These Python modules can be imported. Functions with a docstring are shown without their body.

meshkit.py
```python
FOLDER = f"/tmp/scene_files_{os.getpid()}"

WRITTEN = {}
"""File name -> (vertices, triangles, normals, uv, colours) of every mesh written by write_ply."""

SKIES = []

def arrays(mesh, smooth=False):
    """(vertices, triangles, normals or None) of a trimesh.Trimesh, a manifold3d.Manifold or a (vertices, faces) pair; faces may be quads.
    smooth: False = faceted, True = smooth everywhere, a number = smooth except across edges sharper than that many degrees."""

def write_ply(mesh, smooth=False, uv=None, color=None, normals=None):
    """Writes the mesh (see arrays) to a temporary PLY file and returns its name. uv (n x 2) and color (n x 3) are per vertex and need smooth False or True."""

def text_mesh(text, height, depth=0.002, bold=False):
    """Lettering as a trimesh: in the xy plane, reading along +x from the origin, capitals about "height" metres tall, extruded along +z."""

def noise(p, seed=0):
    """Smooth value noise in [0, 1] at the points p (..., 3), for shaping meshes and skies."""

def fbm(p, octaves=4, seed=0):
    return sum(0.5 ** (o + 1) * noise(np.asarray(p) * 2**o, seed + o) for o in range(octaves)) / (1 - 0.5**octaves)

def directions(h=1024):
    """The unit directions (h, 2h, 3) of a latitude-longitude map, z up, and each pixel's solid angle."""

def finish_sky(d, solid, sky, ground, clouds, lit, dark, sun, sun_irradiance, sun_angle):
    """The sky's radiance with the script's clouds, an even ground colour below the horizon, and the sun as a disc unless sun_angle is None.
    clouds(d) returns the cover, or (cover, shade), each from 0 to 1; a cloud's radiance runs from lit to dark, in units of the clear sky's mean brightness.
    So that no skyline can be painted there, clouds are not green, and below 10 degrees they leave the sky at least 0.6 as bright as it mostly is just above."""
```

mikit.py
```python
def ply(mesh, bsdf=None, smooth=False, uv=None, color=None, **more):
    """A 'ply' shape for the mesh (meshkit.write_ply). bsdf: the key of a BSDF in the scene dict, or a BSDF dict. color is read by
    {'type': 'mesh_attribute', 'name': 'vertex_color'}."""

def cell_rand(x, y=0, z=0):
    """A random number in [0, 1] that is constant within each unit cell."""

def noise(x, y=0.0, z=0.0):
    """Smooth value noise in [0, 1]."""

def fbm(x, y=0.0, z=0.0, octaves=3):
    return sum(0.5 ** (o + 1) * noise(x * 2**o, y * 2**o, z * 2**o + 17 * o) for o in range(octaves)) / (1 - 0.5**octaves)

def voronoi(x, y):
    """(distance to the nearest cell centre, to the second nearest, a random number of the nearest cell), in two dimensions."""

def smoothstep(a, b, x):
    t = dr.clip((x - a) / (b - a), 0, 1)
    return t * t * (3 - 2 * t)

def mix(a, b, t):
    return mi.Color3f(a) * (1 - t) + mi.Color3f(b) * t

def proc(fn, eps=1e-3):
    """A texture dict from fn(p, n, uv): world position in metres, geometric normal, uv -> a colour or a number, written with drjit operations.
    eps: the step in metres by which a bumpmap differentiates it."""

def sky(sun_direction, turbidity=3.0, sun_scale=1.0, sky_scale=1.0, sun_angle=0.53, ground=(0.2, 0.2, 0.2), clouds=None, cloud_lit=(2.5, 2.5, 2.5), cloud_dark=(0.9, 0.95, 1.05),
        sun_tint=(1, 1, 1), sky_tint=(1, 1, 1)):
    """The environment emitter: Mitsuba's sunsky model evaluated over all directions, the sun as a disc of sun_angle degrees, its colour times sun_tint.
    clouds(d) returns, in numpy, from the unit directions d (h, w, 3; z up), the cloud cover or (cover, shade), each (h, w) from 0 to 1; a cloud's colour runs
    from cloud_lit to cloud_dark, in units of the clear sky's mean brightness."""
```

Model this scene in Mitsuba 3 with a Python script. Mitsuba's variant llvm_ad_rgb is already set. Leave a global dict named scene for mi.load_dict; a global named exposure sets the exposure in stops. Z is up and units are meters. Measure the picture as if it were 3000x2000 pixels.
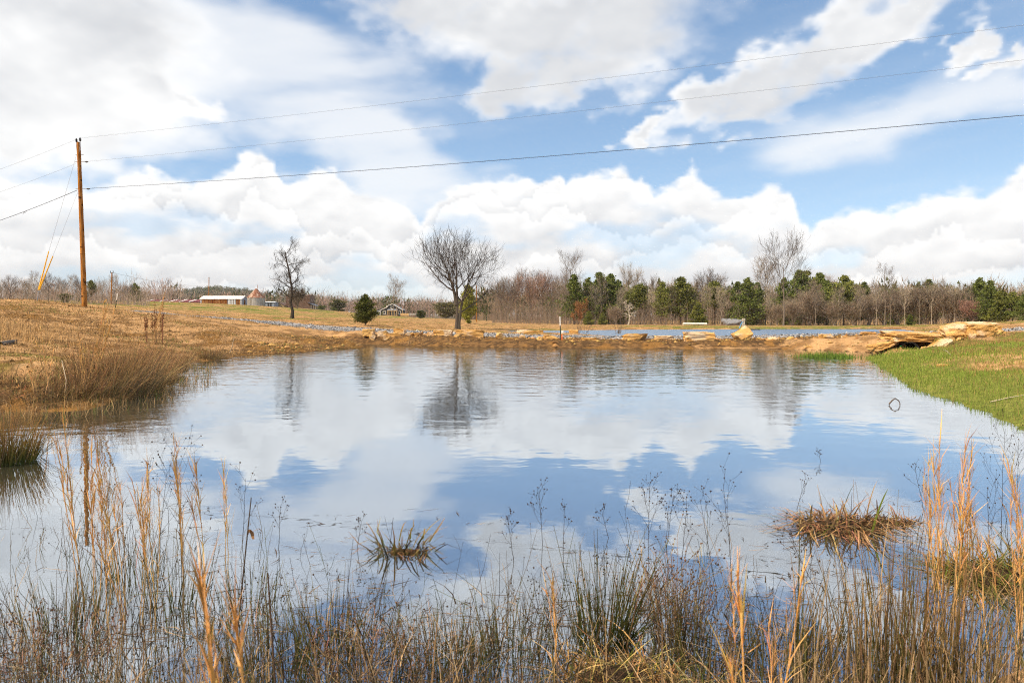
import math, random
import numpy as np, trimesh, mitsuba as mi, drjit as dr, mikit, meshkit
from mikit import noise, fbm, smoothstep, mix, proc, ply
T = mi.ScalarTransform4f
scene, labels = {}, {}
rng = np.random.default_rng(7)
# ------------------------------------------------------------------ camera
EYE, F, HORIZON = 1.6, 1568.0, 735.0          # eye height in metres; focal length and horizon row of a 2352 x 1568 picture
PITCH = math.atan((784 - HORIZON) / F)
scene['camera'] = {'type': 'thinlens', 'fov': math.degrees(2 * math.atan(1176 / F)), 'fov_axis': 'x', 'near_clip': 0.1, 'far_clip': 20000.0,
                   'aperture_radius': 0.0022, 'focus_distance': 13.0,
                   'to_world': T().look_at(origin=[0, 0, EYE], target=[0, math.cos(PITCH), EYE - math.sin(PITCH)], up=[0, 0, 1])}
exposure = 1.45
# ------------------------------------------------------------------ sky and sun
SUN = np.array([-0.60, -0.42, 0.80]); SUN /= np.linalg.norm(SUN)

def ray(px, py):
    X, Z = (px - 1176) / F, -(py - 784) / F
    c, s = math.cos(PITCH), math.sin(PITCH)
    return np.array([X, c + Z * s, -s + Z * c])

def azel(px, py):
    d = ray(px, py); d = d / np.linalg.norm(d)
    return math.degrees(math.atan2(d[0], d[1])), math.degrees(math.asin(d[2]))

def npsmooth(a, b, x):
    t = np.clip((x - a) / (b - a), 0, 1)
    return t * t * (3 - 2 * t)

# cloud masses: (azimuth, elevation) of the centre and half sizes in degrees, tilt, softness; thick cumulus first, thin veils after
def cloud_blob(px, py, rx, ry, tilt=0.0):
    a, e = azel(px, py)
    return a, e, rx / 27.4, ry / 27.4, math.radians(tilt)
CUMULUS = [cloud_blob(*b) for b in [
    (120, 120, 330, 230), (40, 250, 300, 150), (260, 60, 210, 170), (330, 190, 110, 95), (420, 235, 60, 45),
    (1230, 50, 350, 135, 4), (1000, 15, 165, 95), (1460, 45, 200, 130, 10), (1190, 185, 115, 70, 10), (1155, 235, 75, 58), (1340, 160, 170, 70, 8),
    (1640, 238, 150, 55, 24), (1770, 185, 160, 66, 26), (1930, 105, 170, 74, 28), (2070, 25, 130, 62, 26), (1480, 283, 75, 26, 22), (1690, 268, 100, 38, 14),
    (2215, 120, 50, 28, 30), (2290, 160, 55, 16, 25)]]
VEILS = [cloud_blob(*b) for b in [
    (640, 150, 330, 120, 8), (820, 330, 420, 90, -16), (560, 60, 330, 110), (960, 405, 210, 75, -20), (2230, 225, 300, 55, 8), (300, 330, 220, 30, 6), (160, 385, 200, 25)]]
TOPS = np.array([azel(*p) for p in [
    (-420, 420), (-260, 455), (-120, 425), (0, 398), (90, 432), (200, 450), (300, 415), (345, 398), (440, 428), (500, 420), (545, 380), (600, 348), (632, 378), (650, 425), (720, 400), (770, 392), (800, 440), (850, 455), (930, 465), (965, 520), (1010, 450),
    (1100, 425), (1220, 420), (1285, 402), (1300, 440), (1370, 405), (1440, 398), (1500, 440), (1560, 415), (1590, 395), (1640, 440), (1720, 450), (1780, 436), (1815, 446), (1835, 500), (1862, 545), (1905, 505), (1960, 488),
    (2030, 498), (2100, 478), (2180, 440), (2260, 445), (2352, 405), (2480, 420), (2640, 390), (2800, 440)]])
TOPS = TOPS[np.argsort(TOPS[:, 0])]

def clouds(d):
    """Cumulus banks low round the whole horizon, broken cumulus and thin veils above."""
    az = np.degrees(np.arctan2(d[..., 0], d[..., 1])); el = np.degrees(np.arcsin(np.clip(d[..., 2], -1, 1)))
    q = d * np.array([1, 1, 1.35])
    n1 = meshkit.fbm(q * 5.5, 5, 3) - 0.5
    n2 = meshkit.fbm(q * 17, 5, 11) - 0.5
    n3 = meshkit.fbm(q * 46, 4, 23) - 0.5
    billow = 1 - np.abs(2 * meshkit.fbm(q * 30, 4, 31) - 1) * 2
    n2b, n3b = meshkit.fbm(q * 17 + 9, 5, 12) - 0.5, meshkit.fbm(q * 46 + 5, 4, 14) - 0.5
    wa, we = az + n1 * 3 + n2 * 6.0 + n3 * 3.2, el + (meshkit.fbm(q * 5.5 + 3, 4, 13) - 0.5) * 2 + n2b * 4.6 + n3b * 2.8

    def field(blobs, a, e):
        best = np.full(a.shape, -9.0)
        for (ca, ce, ra, re, t) in blobs:
            x, y = a - ca, e - ce
            u, v = (x * math.cos(t) + y * math.sin(t)) / ra, (-x * math.sin(t) + y * math.cos(t)) / re
            best = np.maximum(best, 1 - np.sqrt(u * u + v * v))
        return best
    f = field(CUMULUS, wa, we)
    # beyond the masses in view the sky goes on broken in the same way
    away = npsmooth(44, 60, np.abs(az)) + npsmooth(31, 42, el)
    f = np.maximum(f, np.clip(away, 0, 1) * ((meshkit.fbm(q * 2.6, 5, 77) - 0.47) * 3.0 + n2) - (1 - np.clip(away, 0, 1)) * 2)
    wisp = meshkit.fbm(q * 26 + 2, 5, 91) - 0.5
    c_up = npsmooth(-0.22, 0.46 + 0.25 * npsmooth(-0.1, 0.2, n1), f + 0.22 * n3 + 0.36 * wisp) ** 1.15
    toward = np.array([-0.10, 0.0, 0.13])      # lumps are lit from the sun's side, up and to the left
    emboss = (meshkit.fbm(q * 9, 4, 51) - meshkit.fbm((q + 0.22 * toward) * 9, 4, 51)) * 1.1 + (meshkit.fbm(q * 26, 3, 53) - meshkit.fbm((q + 0.08 * toward) * 26, 3, 53)) * 0.7
    core = npsmooth(0.12, 0.75, f + 0.7 * n1)
    shade_up = np.clip(0.02 + 0.66 * core * npsmooth(-0.40, 0.45, n1 * 1.4 + n2 * 0.7 + 0.2) + 0.40 * emboss * npsmooth(0.05, 0.35, f), 0, 1)
    top = np.interp(az, TOPS[:, 0], TOPS[:, 1])
    out = npsmooth(44, 52, np.abs(az))
    top = top * (1 - out) + out * (9 + 9 * meshkit.fbm(q * np.array([3.2, 3.2, 0.0]), 4, 5))
    g = (top - we * 0.38 - el * 0.62) + 0.7 * billow + 1.6 * wisp
    c_low = npsmooth(-0.05, 0.75, g)
    depth = np.clip(g / 8.5, 0, 1)
    lump = meshkit.fbm(np.stack([az * 0.16, el * 0.42, az * 0], -1), 5, 41)
    lump2 = meshkit.fbm(np.stack([az * 0.55, el * 1.1, az * 0], -1), 4, 47)
    rows = [top]
    for E_, A_, f_ in ((10.2, 4.6, 0.07), (6.9, 3.6, 0.11), (4.4, 2.4, 0.17), (2.3, 1.2, 0.25)):
        lumps = meshkit.fbm(np.stack([az * f_ * 2.2, az * 0 + E_, az * 0], -1), 3, int(E_ * 7)); puff = 1 - np.abs(2 * meshkit.fbm(np.stack([az * f_ * 7, el * 0.5, az * 0 + E_], -1), 3, int(E_ * 9)) - 1)
        rows.append(np.minimum(rows[-1] - 0.15, E_ + A_ * 2 * (lumps - 0.5) + A_ * 0.5 * puff))
    rows.append(rows[-1] * 0 - 1.0); e2 = el + 0.7 * wisp + 0.5 * n3; frac = np.zeros_like(el)
    for hi_, lo_ in zip(rows[:-1], rows[1:]): frac = np.where((e2 <= hi_) & (e2 > lo_), (hi_ - e2) / np.maximum(hi_ - lo_, 0.3), frac)
    shade_low = np.clip(0.02 + 0.32 * depth + 0.44 * np.clip(frac, 0, 1) ** 1.3 * (0.1 + 1.6 * lump) + 0.5 * emboss + 0.5 * (lump2 - 0.5), 0, 1)
    # gaps of pale blue low down between the banks
    c_low = c_low * (1 - 0.55 * npsmooth(0.52, 0.70, lump) * npsmooth(0.05, 0.4, depth))
    v = field(VEILS, az + n1 * 16 + n2 * 4, el + n1 * 6 + n2 * 3)
    streak = meshkit.fbm(np.stack([az * 0.10 + el * 0.05, el * 0.55 - az * 0.06, az * 0], -1), 5, 61)
    c_veil = npsmooth(-0.30, 0.75, v + 1.0 * (streak - 0.5)) * 0.68 + 0.07 * npsmooth(0.42, 0.75, streak)
    cover = 1 - (1 - np.clip(c_up, 0, 1) * 0.98) * (1 - c_low) * (1 - np.clip(c_veil, 0, 0.85))
    shade = (shade_up * c_up * (1 - c_low) + shade_low * c_low + 0.12 * c_veil * (1 - c_up) * (1 - c_low)) / np.maximum(c_up * (1 - c_low) + c_low + c_veil * (1 - c_up) * (1 - c_low), 1e-3)
    return cover, shade

scene['sky'] = mikit.sky(SUN.tolist(), turbidity=2.6, sun_scale=1.45, sky_scale=1.75, sun_angle=1.2, ground=(0.16, 0.13, 0.09), clouds=clouds,
                         cloud_lit=(2.6, 2.6, 2.58), cloud_dark=(1.42, 1.48, 1.58), sun_tint=(1.0, 0.93, 0.82), sky_tint=(1.14, 1.10, 1.03))
# ------------------------------------------------------------------ materials
def bs(name, d): scene[name] = {'type': 'twosided', 'bsdf': d}; return name
VC = bs('vertex_colours', {'type': 'diffuse', 'reflectance': {'type': 'mesh_attribute', 'name': 'vertex_color'}})

def ground_fn(p, n, uv):
    big = fbm(p.x * 0.22, p.y * 0.16, 0.0, 3); mid = fbm(p.x * 1.3, p.y * 0.9, 3.0, 3)
    fine = fbm(p.x * 6.0, p.y * 5.0, p.z * 6.0, 3); grit = noise(p.x * 23, p.y * 19, p.z * 23)
    straw = mix((0.46, 0.290, 0.145), (0.25, 0.152, 0.076), smoothstep(0.35, 0.65, mid))
    straw = mix(straw, (0.52, 0.36, 0.19), smoothstep(0.55, 0.8, fine))
    dirt = mix((0.185, 0.112, 0.052), (0.085, 0.054, 0.030), smoothstep(0.35, 0.65, fine))
    dirt = mix(dirt, (0.33, 0.175, 0.05), smoothstep(0.55, 0.75, mid) * 0.5)
    green = mix((0.18, 0.215, 0.05), (0.11, 0.155, 0.035), smoothstep(0.35, 0.65, fine))
    wd = smoothstep(0.25, 0.75, uv.y + 0.9 * (mid - 0.5) + 0.5 * (fine - 0.5))
    wg = smoothstep(0.32, 0.68, uv.x + 1.1 * (big - 0.5) + 0.7 * (mid - 0.5))
    c = mix(mix(straw, dirt, wd), green, wg * 0.85)
    wood = mix((0.075, 0.085, 0.045), (0.14, 0.115, 0.085), smoothstep(0.3, 0.7, fbm(p.x * 0.02, p.y * 0.02, 5.0, 3)))
    c = mix(c, wood, smoothstep(330.0, 480.0, dr.sqrt(p.x * p.x + p.y * p.y)))
    return c * (0.72 + 0.55 * grit)
bs('ground_mat', {'type': 'diffuse', 'reflectance': proc(ground_fn)})

def rock_fn(p, n, uv):
    w = fbm(p.x * 1.4, p.y * 1.4, p.z * 1.4, 3); b = noise(p.x * 0.6 + w * 2, p.y * 0.6, p.z * 7 + w * 4); f = fbm(p.x * 12, p.y * 12, p.z * 12, 3)
    c = mix((0.64, 0.42, 0.17), (0.50, 0.29, 0.10), smoothstep(0.35, 0.7, b))
    c = mix(c, (0.64, 0.51, 0.36), smoothstep(0.48, 0.68, w))
    c = mix(c, (0.24, 0.14, 0.06), smoothstep(0.6, 0.8, f) * 0.7)
    return c * (0.8 + 0.4 * f)
bs('sandstone', {'type': 'bumpmap', 'arbitrary': proc(lambda p, n, uv: fbm(p.x * 9, p.y * 9, p.z * 9, 4) * 0.05, eps=4e-3), 'bsdf': {'type': 'diffuse', 'reflectance': proc(rock_fn)}})

def wood_fn(p, n, uv):
    a = fbm(p.x * 9, p.y * 9, p.z * 1.3, 4); b = noise(p.x * 40, p.y * 40, p.z * 3.0); k = noise(p.x * 5 + 3, p.y * 5, p.z * 4.5)
    c = mix((0.46, 0.215, 0.060), (0.31, 0.125, 0.032), smoothstep(0.35, 0.65, a))
    c = mix(c, (0.15, 0.06, 0.02), smoothstep(0.55, 0.8, b) * 0.6)
    c = mix(c, (0.10, 0.045, 0.018), smoothstep(0.74, 0.84, k))
    return c
bs('pole_wood', {'type': 'diffuse', 'reflectance': proc(wood_fn)})

def rust_fn(p, n, uv):
    s = fbm(p.x * 1.3, p.y * 1.3, p.z * 0.18, 3); k = noise(p.x * 4.0, p.y * 4.0, p.z * 0.3)
    c = mix((0.21, 0.085, 0.026), (0.31, 0.15, 0.052), smoothstep(0.35, 0.65, s))
    return mix(c, (0.13, 0.045, 0.018), smoothstep(0.55, 0.8, k))
bs('rusty_iron', {'type': 'diffuse', 'reflectance': proc(rust_fn)})
bs('rust_cone', {'type': 'diffuse', 'reflectance': proc(lambda p, n, uv: mix(mix((0.25, 0.125, 0.09), (0.40, 0.30, 0.25), smoothstep(0.42, 0.6, noise(p.x * 1.3, p.y * 1.3, p.z * 0.25))), (0.16, 0.07, 0.045), smoothstep(0.6, 0.8, noise(p.x * 3 + 7, p.y * 3, p.z * 0.3))))})
bs('galvanised', {'type': 'principled', 'base_color': proc(lambda p, n, uv: mix((0.36, 0.37, 0.38), (0.27, 0.26, 0.245), smoothstep(0.4, 0.65, noise(p.x * 1.6, p.y * 1.6, p.z * 0.15)))), 'roughness': 0.55, 'metallic': 0.25})
def rgb(r, g, b): return {'type': 'rgb', 'value': [r, g, b]}
for nm, c in dict(white_metal=(0.72, 0.73, 0.76), blue_grey=(0.25, 0.31, 0.40), pale_metal=(0.50, 0.55, 0.62), red_roof=(0.14, 0.035, 0.04), brown_boards=(0.12, 0.072, 0.055), slate_roof=(0.20, 0.22, 0.26), black_wall=(0.022, 0.024, 0.03),
                  white_paint=(0.78, 0.77, 0.74), new_timber=(0.60, 0.40, 0.19), tan_wall=(0.36, 0.27, 0.15), window_dark=(0.03, 0.035, 0.045), yellow_plastic=(0.78, 0.42, 0.02), cable_black=(0.02, 0.022, 0.028), steel=(0.33, 0.34, 0.36),
                  post_green=(0.035, 0.05, 0.04), orange_tape=(0.8, 0.16, 0.03), grey_wood=(0.30, 0.27, 0.22), pvc_white=(0.80, 0.80, 0.78), pipe_black=(0.018, 0.019, 0.022), blue_rope=(0.10, 0.30, 0.55), wire_grey=(0.12, 0.13, 0.15), paint_green=(0.05, 0.55, 0.12), charcoal=(0.035, 0.036, 0.04)).items():
    bs(nm, {'type': 'principled', 'base_color': rgb(*c), 'roughness': 0.55, 'specular': 0.35})

def ripples(p, n, uv):
    """Wind ripples: stronger out on the open pond, nearly still along the sheltered banks and among the plants."""
    open_w = smoothstep(5.0, 24.0, p.y) * (1 - 0.72 * smoothstep(9.5, 14.0, p.x - 0.10 * (p.y - 20)) * smoothstep(16.0, 26.0, p.y)) * (0.55 + 0.9 * fbm(p.x * 0.10, p.y * 0.06, 2.0, 2))
    a = 0.0008 + 0.0046 * open_w + 0.003 * smoothstep(-3.5, -7.0, p.x) * smoothstep(7.5, 10.0, p.y)
    w = noise(p.x * 2.1 + 0.4 * p.y, p.y * 3.3, 1.0) + 0.45 * noise(p.x * 5.2 - p.y, p.y * 8.5, 4.0) + 0.18 * noise(p.x * 13.0, p.y * 19.0, 7.0)
    return a * w
def upper_ripples(p, n, uv): return 0.022 * (noise(p.x * 1.7, p.y * 2.3, 1.0) + 0.5 * noise(p.x * 4.0, p.y * 5.5, 3.0))
for nm, fn, dif in (('pond_water', ripples, (0.060, 0.058, 0.040)), ('upper_water', upper_ripples, (0.10, 0.13, 0.13))):
    scene[nm] = {'type': 'twosided', 'bsdf': {'type': 'bumpmap', 'arbitrary': proc(fn, eps=6e-3), 'bsdf': {'type': 'blendbsdf', 'weight': 0.55,
        'bsdf_0': {'type': 'plastic', 'int_ior': 1.7, 'diffuse_reflectance': rgb(*dif)} if nm == 'pond_water' else {'type': 'roughplastic', 'alpha': 0.17, 'int_ior': 1.7, 'diffuse_reflectance': rgb(*dif)},
        'bsdf_1': {'type': 'conductor', 'specular_reflectance': rgb(0.82, 0.905, 1.0)} if nm == 'pond_water' else {'type': 'roughconductor', 'alpha': 0.17, 'specular_reflectance': rgb(0.78, 0.86, 0.95)}}}}
# ------------------------------------------------------------------ helpers
def number(name):
    if name not in scene and name not in labels and not any(k.startswith(name + '__') for k in scene): return name
    i = 1
    while True:
        k = f'{name}_{i:03d}'
        if k not in scene and k not in labels: return k
        i += 1
def thing(name, label, cat, group=None):
    k = number(name); labels[k] = {'label': label, 'category': cat}
    if group: labels[k]['group'] = group
    return k
def put(key, mesh, mat=VC, smooth=False, color=None, uv=None, **more):
    """One entry of the scene; a key that is taken takes the next number."""
    k, i = key, 1
    while k in scene: k = f'{key}_{i:03d}'; i += 1
    scene[k] = ply(mesh, mat, smooth, uv, color, **more); return k
def single(name, label, cat, mesh, mat=VC, group=None, **kw):
    k = thing(name, label, cat, group); scene[k] = ply(mesh, mat, kw.pop('smooth', False), None, kw.pop('color', None)); return k

def box(x0, x1, y0, y1, z0, z1): return trimesh.creation.box(bounds=[[x0, y0, z0], [x1, y1, z1]])
def join(*m): return trimesh.util.concatenate([x for x in m])
def tubes(P, R, s=4):
    """(N, K, 3) polylines with radii (N, K) as s-sided tubes."""
    P = np.asarray(P, float); N, K = P.shape[:2]; R = np.broadcast_to(R, (N, K))
    t = np.gradient(P, axis=1); t /= np.linalg.norm(t, axis=2, keepdims=True) + 1e-12
    ref = np.where(np.abs((P[:, -1] - P[:, 0])[:, 2:]) > 0.8 * np.linalg.norm(P[:, -1] - P[:, 0], axis=1, keepdims=True), [1.0, 0.13, 0], [0, 0.1, 1.0])[:, None]
    a = np.cross(t, ref); a /= np.linalg.norm(a, axis=2, keepdims=True) + 1e-12
    b = np.cross(t, a); g = np.arange(s) * 2 * np.pi / s
    V = P[:, :, None] + R[:, :, None, None] * (np.cos(g)[:, None] * a[:, :, None] + np.sin(g)[:, None] * b[:, :, None])
    base = (np.arange(N) * K * s)[:, None, None] + (np.arange(K - 1) * s)[None, :, None]
    j = np.arange(s)[None, None]; j2 = (j + 1) % s
    q = np.stack([base + j, base + j2, base + s + j2, base + s + j], -1).reshape(-1, 4)
    return V.reshape(-1, 3), np.vstack([q[:, [0, 1, 2]], q[:, [0, 2, 3]]])
def ribbons(P, W, side=None):
    """(N, K, 3) centre lines of half width W as flat blades."""
    P = np.asarray(P, float); N, K = P.shape[:2]; W = np.broadcast_to(W, (N, K))
    if side is None:
        a = rng.uniform(0, 2 * np.pi, N); side = np.stack([np.cos(a), np.sin(a) * 0.5, np.zeros(N)], 1)
    V = np.stack([P - side[:, None] * W[..., None], P + side[:, None] * W[..., None]], 2).reshape(-1, 3)
    base = (np.arange(N) * K * 2)[:, None] + (np.arange(K - 1) * 2)[None]
    q = np.stack([base, base + 1, base + 3, base + 2], -1).reshape(-1, 4)
    return V, np.vstack([q[:, [0, 1, 2]], q[:, [0, 2, 3]]])
def bits(C, S):
    """Small octahedra at C with half sizes S (N, 3) or (N,)."""
    C = np.asarray(C, float); N = len(C); S = np.asarray(S, float); S = S[:, None] * np.ones(3) if S.ndim == 1 else S
    o = np.array([[1, 0, 0], [-1, 0, 0], [0, 1, 0], [0, -1, 0], [0, 0, 1], [0, 0, -1.0]])
    f = np.array([[0, 2, 4], [2, 1, 4], [1, 3, 4], [3, 0, 4], [2, 0, 5], [1, 2, 5], [3, 1, 5], [0, 3, 5]])
    V = C[:, None] + o[None] * S[:, None] * rng.uniform(0.7, 1.3, (N, 6, 1))
    return V.reshape(-1, 3), (f[None] + (np.arange(N) * 6)[:, None, None]).reshape(-1, 3)
class Bag:
    """Collects (vertices, faces, colours) into one mesh with vertex colours."""
    def __init__(self): self.v, self.f, self.c, self.n = [], [], [], 0
    def add(self, vf, col):
        v, f = vf
        if not len(v): return self
        self.v.append(v); self.f.append(f + self.n); self.n += len(v)
        self.c.append(np.broadcast_to(col, (len(v), 3))); return self
    def mesh(self): return (np.vstack(self.v), np.vstack(self.f))
    def put(self, key): return put(key, self.mesh(), VC, False, color=np.clip(np.vstack(self.c), 0.004, 0.95))
def fade(N, K, per, c0, c1, var=0.15, power=1.0):
    """Colours from c0 at the foot to c1 at the tip, each piece with a tone of its own; per = vertices per ring."""
    t = np.linspace(0, 1, K)[None, :, None] ** power
    c = np.asarray(c0) * (1 - t) + np.asarray(c1) * t
    c = c * (1 + var * rng.standard_normal((N, 1, 1))) * (1 + var * 0.4 * rng.standard_normal((N, 1, 3)))
    return np.repeat(np.clip(c, 0.01, 0.9), per, axis=1).reshape(-1, 3)
def at(px, py, y):
    d = ray(px, py); return np.array([0, 0, EYE]) + d * (y / d[1])
def on(px, py, z=0.0):
    d = ray(px, py); return np.array([0, 0, EYE]) + d * ((z - EYE) / d[2])
# ------------------------------------------------------------------ the land
SHORE = np.array([on(*p)[:2] for p in [
    (250, 924), (330, 901), (388, 884), (397, 850), (432, 834), (520, 824), (562, 815), (700, 809), (780, 801), (838, 797), (822, 792.5), (775, 788.5), (852, 790), (960, 794), (1080, 796), (1200, 798), (1287, 799), (1400, 799.5),
    (1600, 801), (1700, 801), (1800, 801.5), (1900, 805), (1985, 809), (2030, 812), (2040, 817), (1985, 821), (2012, 831), (2060, 868), (2102, 895), (2180, 918), (2270, 948), (2352, 985)]]
    + [(8.6, 8.2), (9.0, 6.0), (7.5, 4.4), (4.6, 3.7), (2.6, 3.2), (1.2, 2.5), (-0.5, 2.2), (-2.5, 2.0), (-5, 1.8), (-9, 2.4), (-13, 4.5), (-14.5, 7.5), (-13, 10.2), (-10.5, 11.3), (-8.9, 11.9), (-7.6, 12.1)])
UP = 0.40
SHORE2 = np.array([on(px, py, UP)[:2] for px, py in [(1118, 762.5), (1160, 763.5), (1230, 765.6), (1330, 767.4), (1378, 771.2), (1420, 773.2), (1600, 772.5), (1800, 773), (2010, 771.5), (2070, 767), (2110, 762), (2070, 756.5), (2000, 756), (1700, 756), (1450, 757), (1300, 759), (1180, 760)]])
def signed(poly, x, y):
    """Distance to the polygon's edge, negative inside."""
    best, inside = np.full(x.shape, 1e18), np.zeros(x.shape, bool)
    for a, b in zip(poly, np.roll(poly, -1, axis=0)):
        e = b - a; t = np.clip(((x - a[0]) * e[0] + (y - a[1]) * e[1]) / (e @ e), 0, 1)
        best = np.minimum(best, (x - a[0] - t * e[0]) ** 2 + (y - a[1] - t * e[1]) ** 2)
        if abs(e[1]) > 1e-12:
            inside ^= ((a[1] > y) != (b[1] > y)) & (x < a[0] + (y - a[1]) / e[1] * e[0])
    return np.where(inside, -1, 1) * np.sqrt(best)
CONTROL = [at(*p) for p in [
    (-300, 690, 42), (0, 688, 42), (100, 690, 42), (194, 703, 43.6), (264, 711, 46), (0, 745, 26), (-300, 745, 26), (0, 800, 18), (-300, 810, 17), (100, 845, 14.5), (130, 780, 21), (250, 760, 26), (350, 745, 32), (350, 722, 44), (440, 770, 31), (560, 765, 36), (460, 740, 44), (620, 752, 50),
    (420, 800, 26.5), (620, 790, 36), (720, 778, 40), (760, 765, 50), (850, 768, 47.8), (400, 725, 72), (470, 729, 67), (550, 735, 62), (700, 748, 56.5), (850, 757.5, 52.5), (950, 762, 50.5), (1050, 766, 49), (1150, 770, 47.6), (1300, 773.5, 46.8), (1500, 775, 46.5), (1700, 775.5, 46), (1850, 773, 44),
    (930, 770, 46.4), (1000, 772, 45.3), (1150, 776, 44), (1400, 780, 43.2), (1650, 780.5, 42.6), (1800, 778, 41.6), (1900, 774, 39.5), (1985, 773, 37), (2060, 770, 34.5), (2130, 769, 35), (2000, 766, 43), (2150, 763, 44), (2260, 764, 37), (2352, 766, 33), (2500, 762, 33), (2160, 785, 31), (2250, 785, 27), (2352, 800, 22), (2500, 810, 20), (2200, 812, 25), (2352, 860, 15.5), (2200, 860, 19.2), (2550, 900, 11),
    (2352, 736, 62), (2500, 730, 62), (2250, 744, 66), (2140, 755, 72), (2352, 738, 100), (2600, 730, 100), (1390, 765, 60), (1230, 763.2, 60), (1320, 766, 57),
    (672, 731, 85), (840, 748, 60), (750, 742, 70), (1048, 758, 70), (1048, 755, 80), (1150, 752, 90), (1110, 743, 130), (1300, 750, 110), (1300, 743.5, 190), (1500, 748, 120), (1500, 744, 190), (850, 737, 120), (1700, 749, 115), (1700, 746, 160), (2000, 751, 110), (2000, 748, 150), (2250, 745, 150),
    (600, 714, 200), (455, 697.5, 285), (515, 699, 285), (590, 702.5, 285), (700, 708, 285), (800, 716, 285), (895, 723.5, 330), (1000, 732, 300), (330, 692, 250), (300, 700, 120), (250, 692, 160), (60, 698, 120), (-400, 690, 160), (1100, 738, 300), (450, 712, 150), (900, 731, 200), (860, 726.5, 300), (930, 729, 300), (900, 729, 250), (900, 727, 350), (960, 729, 380), (860, 725, 380), (800, 722, 380)]]
CONTROL = np.array(CONTROL + [(-38, 58, 2.5), (-55, 60, 2.9), (-16, 80, 1.35), (-10, 12.5, 0.45), (-12, 13.5, 0.7), (-20, 9, 0.9), (-25, -5, 0.9), (0, 0, 0.10), (0, -8, 0.5), (12, 4, 0.5), (13, -6, 0.8), (16, 9, 0.55), (30, 10, 1.3), (40, 40, 1.6), (-60, 20, 2.8),
    (-90, 350, 5.0), (-200, 330, 7.0), (0, 420, 2.0), (-90, 600, 3.0), (200, 260, 2.2), (130, 230, 1.0), (60, 260, 1.0), (500, 600, 4.0), (-600, 600, 6.0), (0, 1200, 4.0), (-60, -200, 3.0), (300, 0, 4.0), (-300, 50, 5.0), (200, -200, 3.0)])
from scipy.interpolate import RBFInterpolator
warp = lambda x, y: np.stack([np.arcsinh(np.asarray(x) / 18.0), np.arcsinh(np.asarray(y) / 18.0)], -1)
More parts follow.
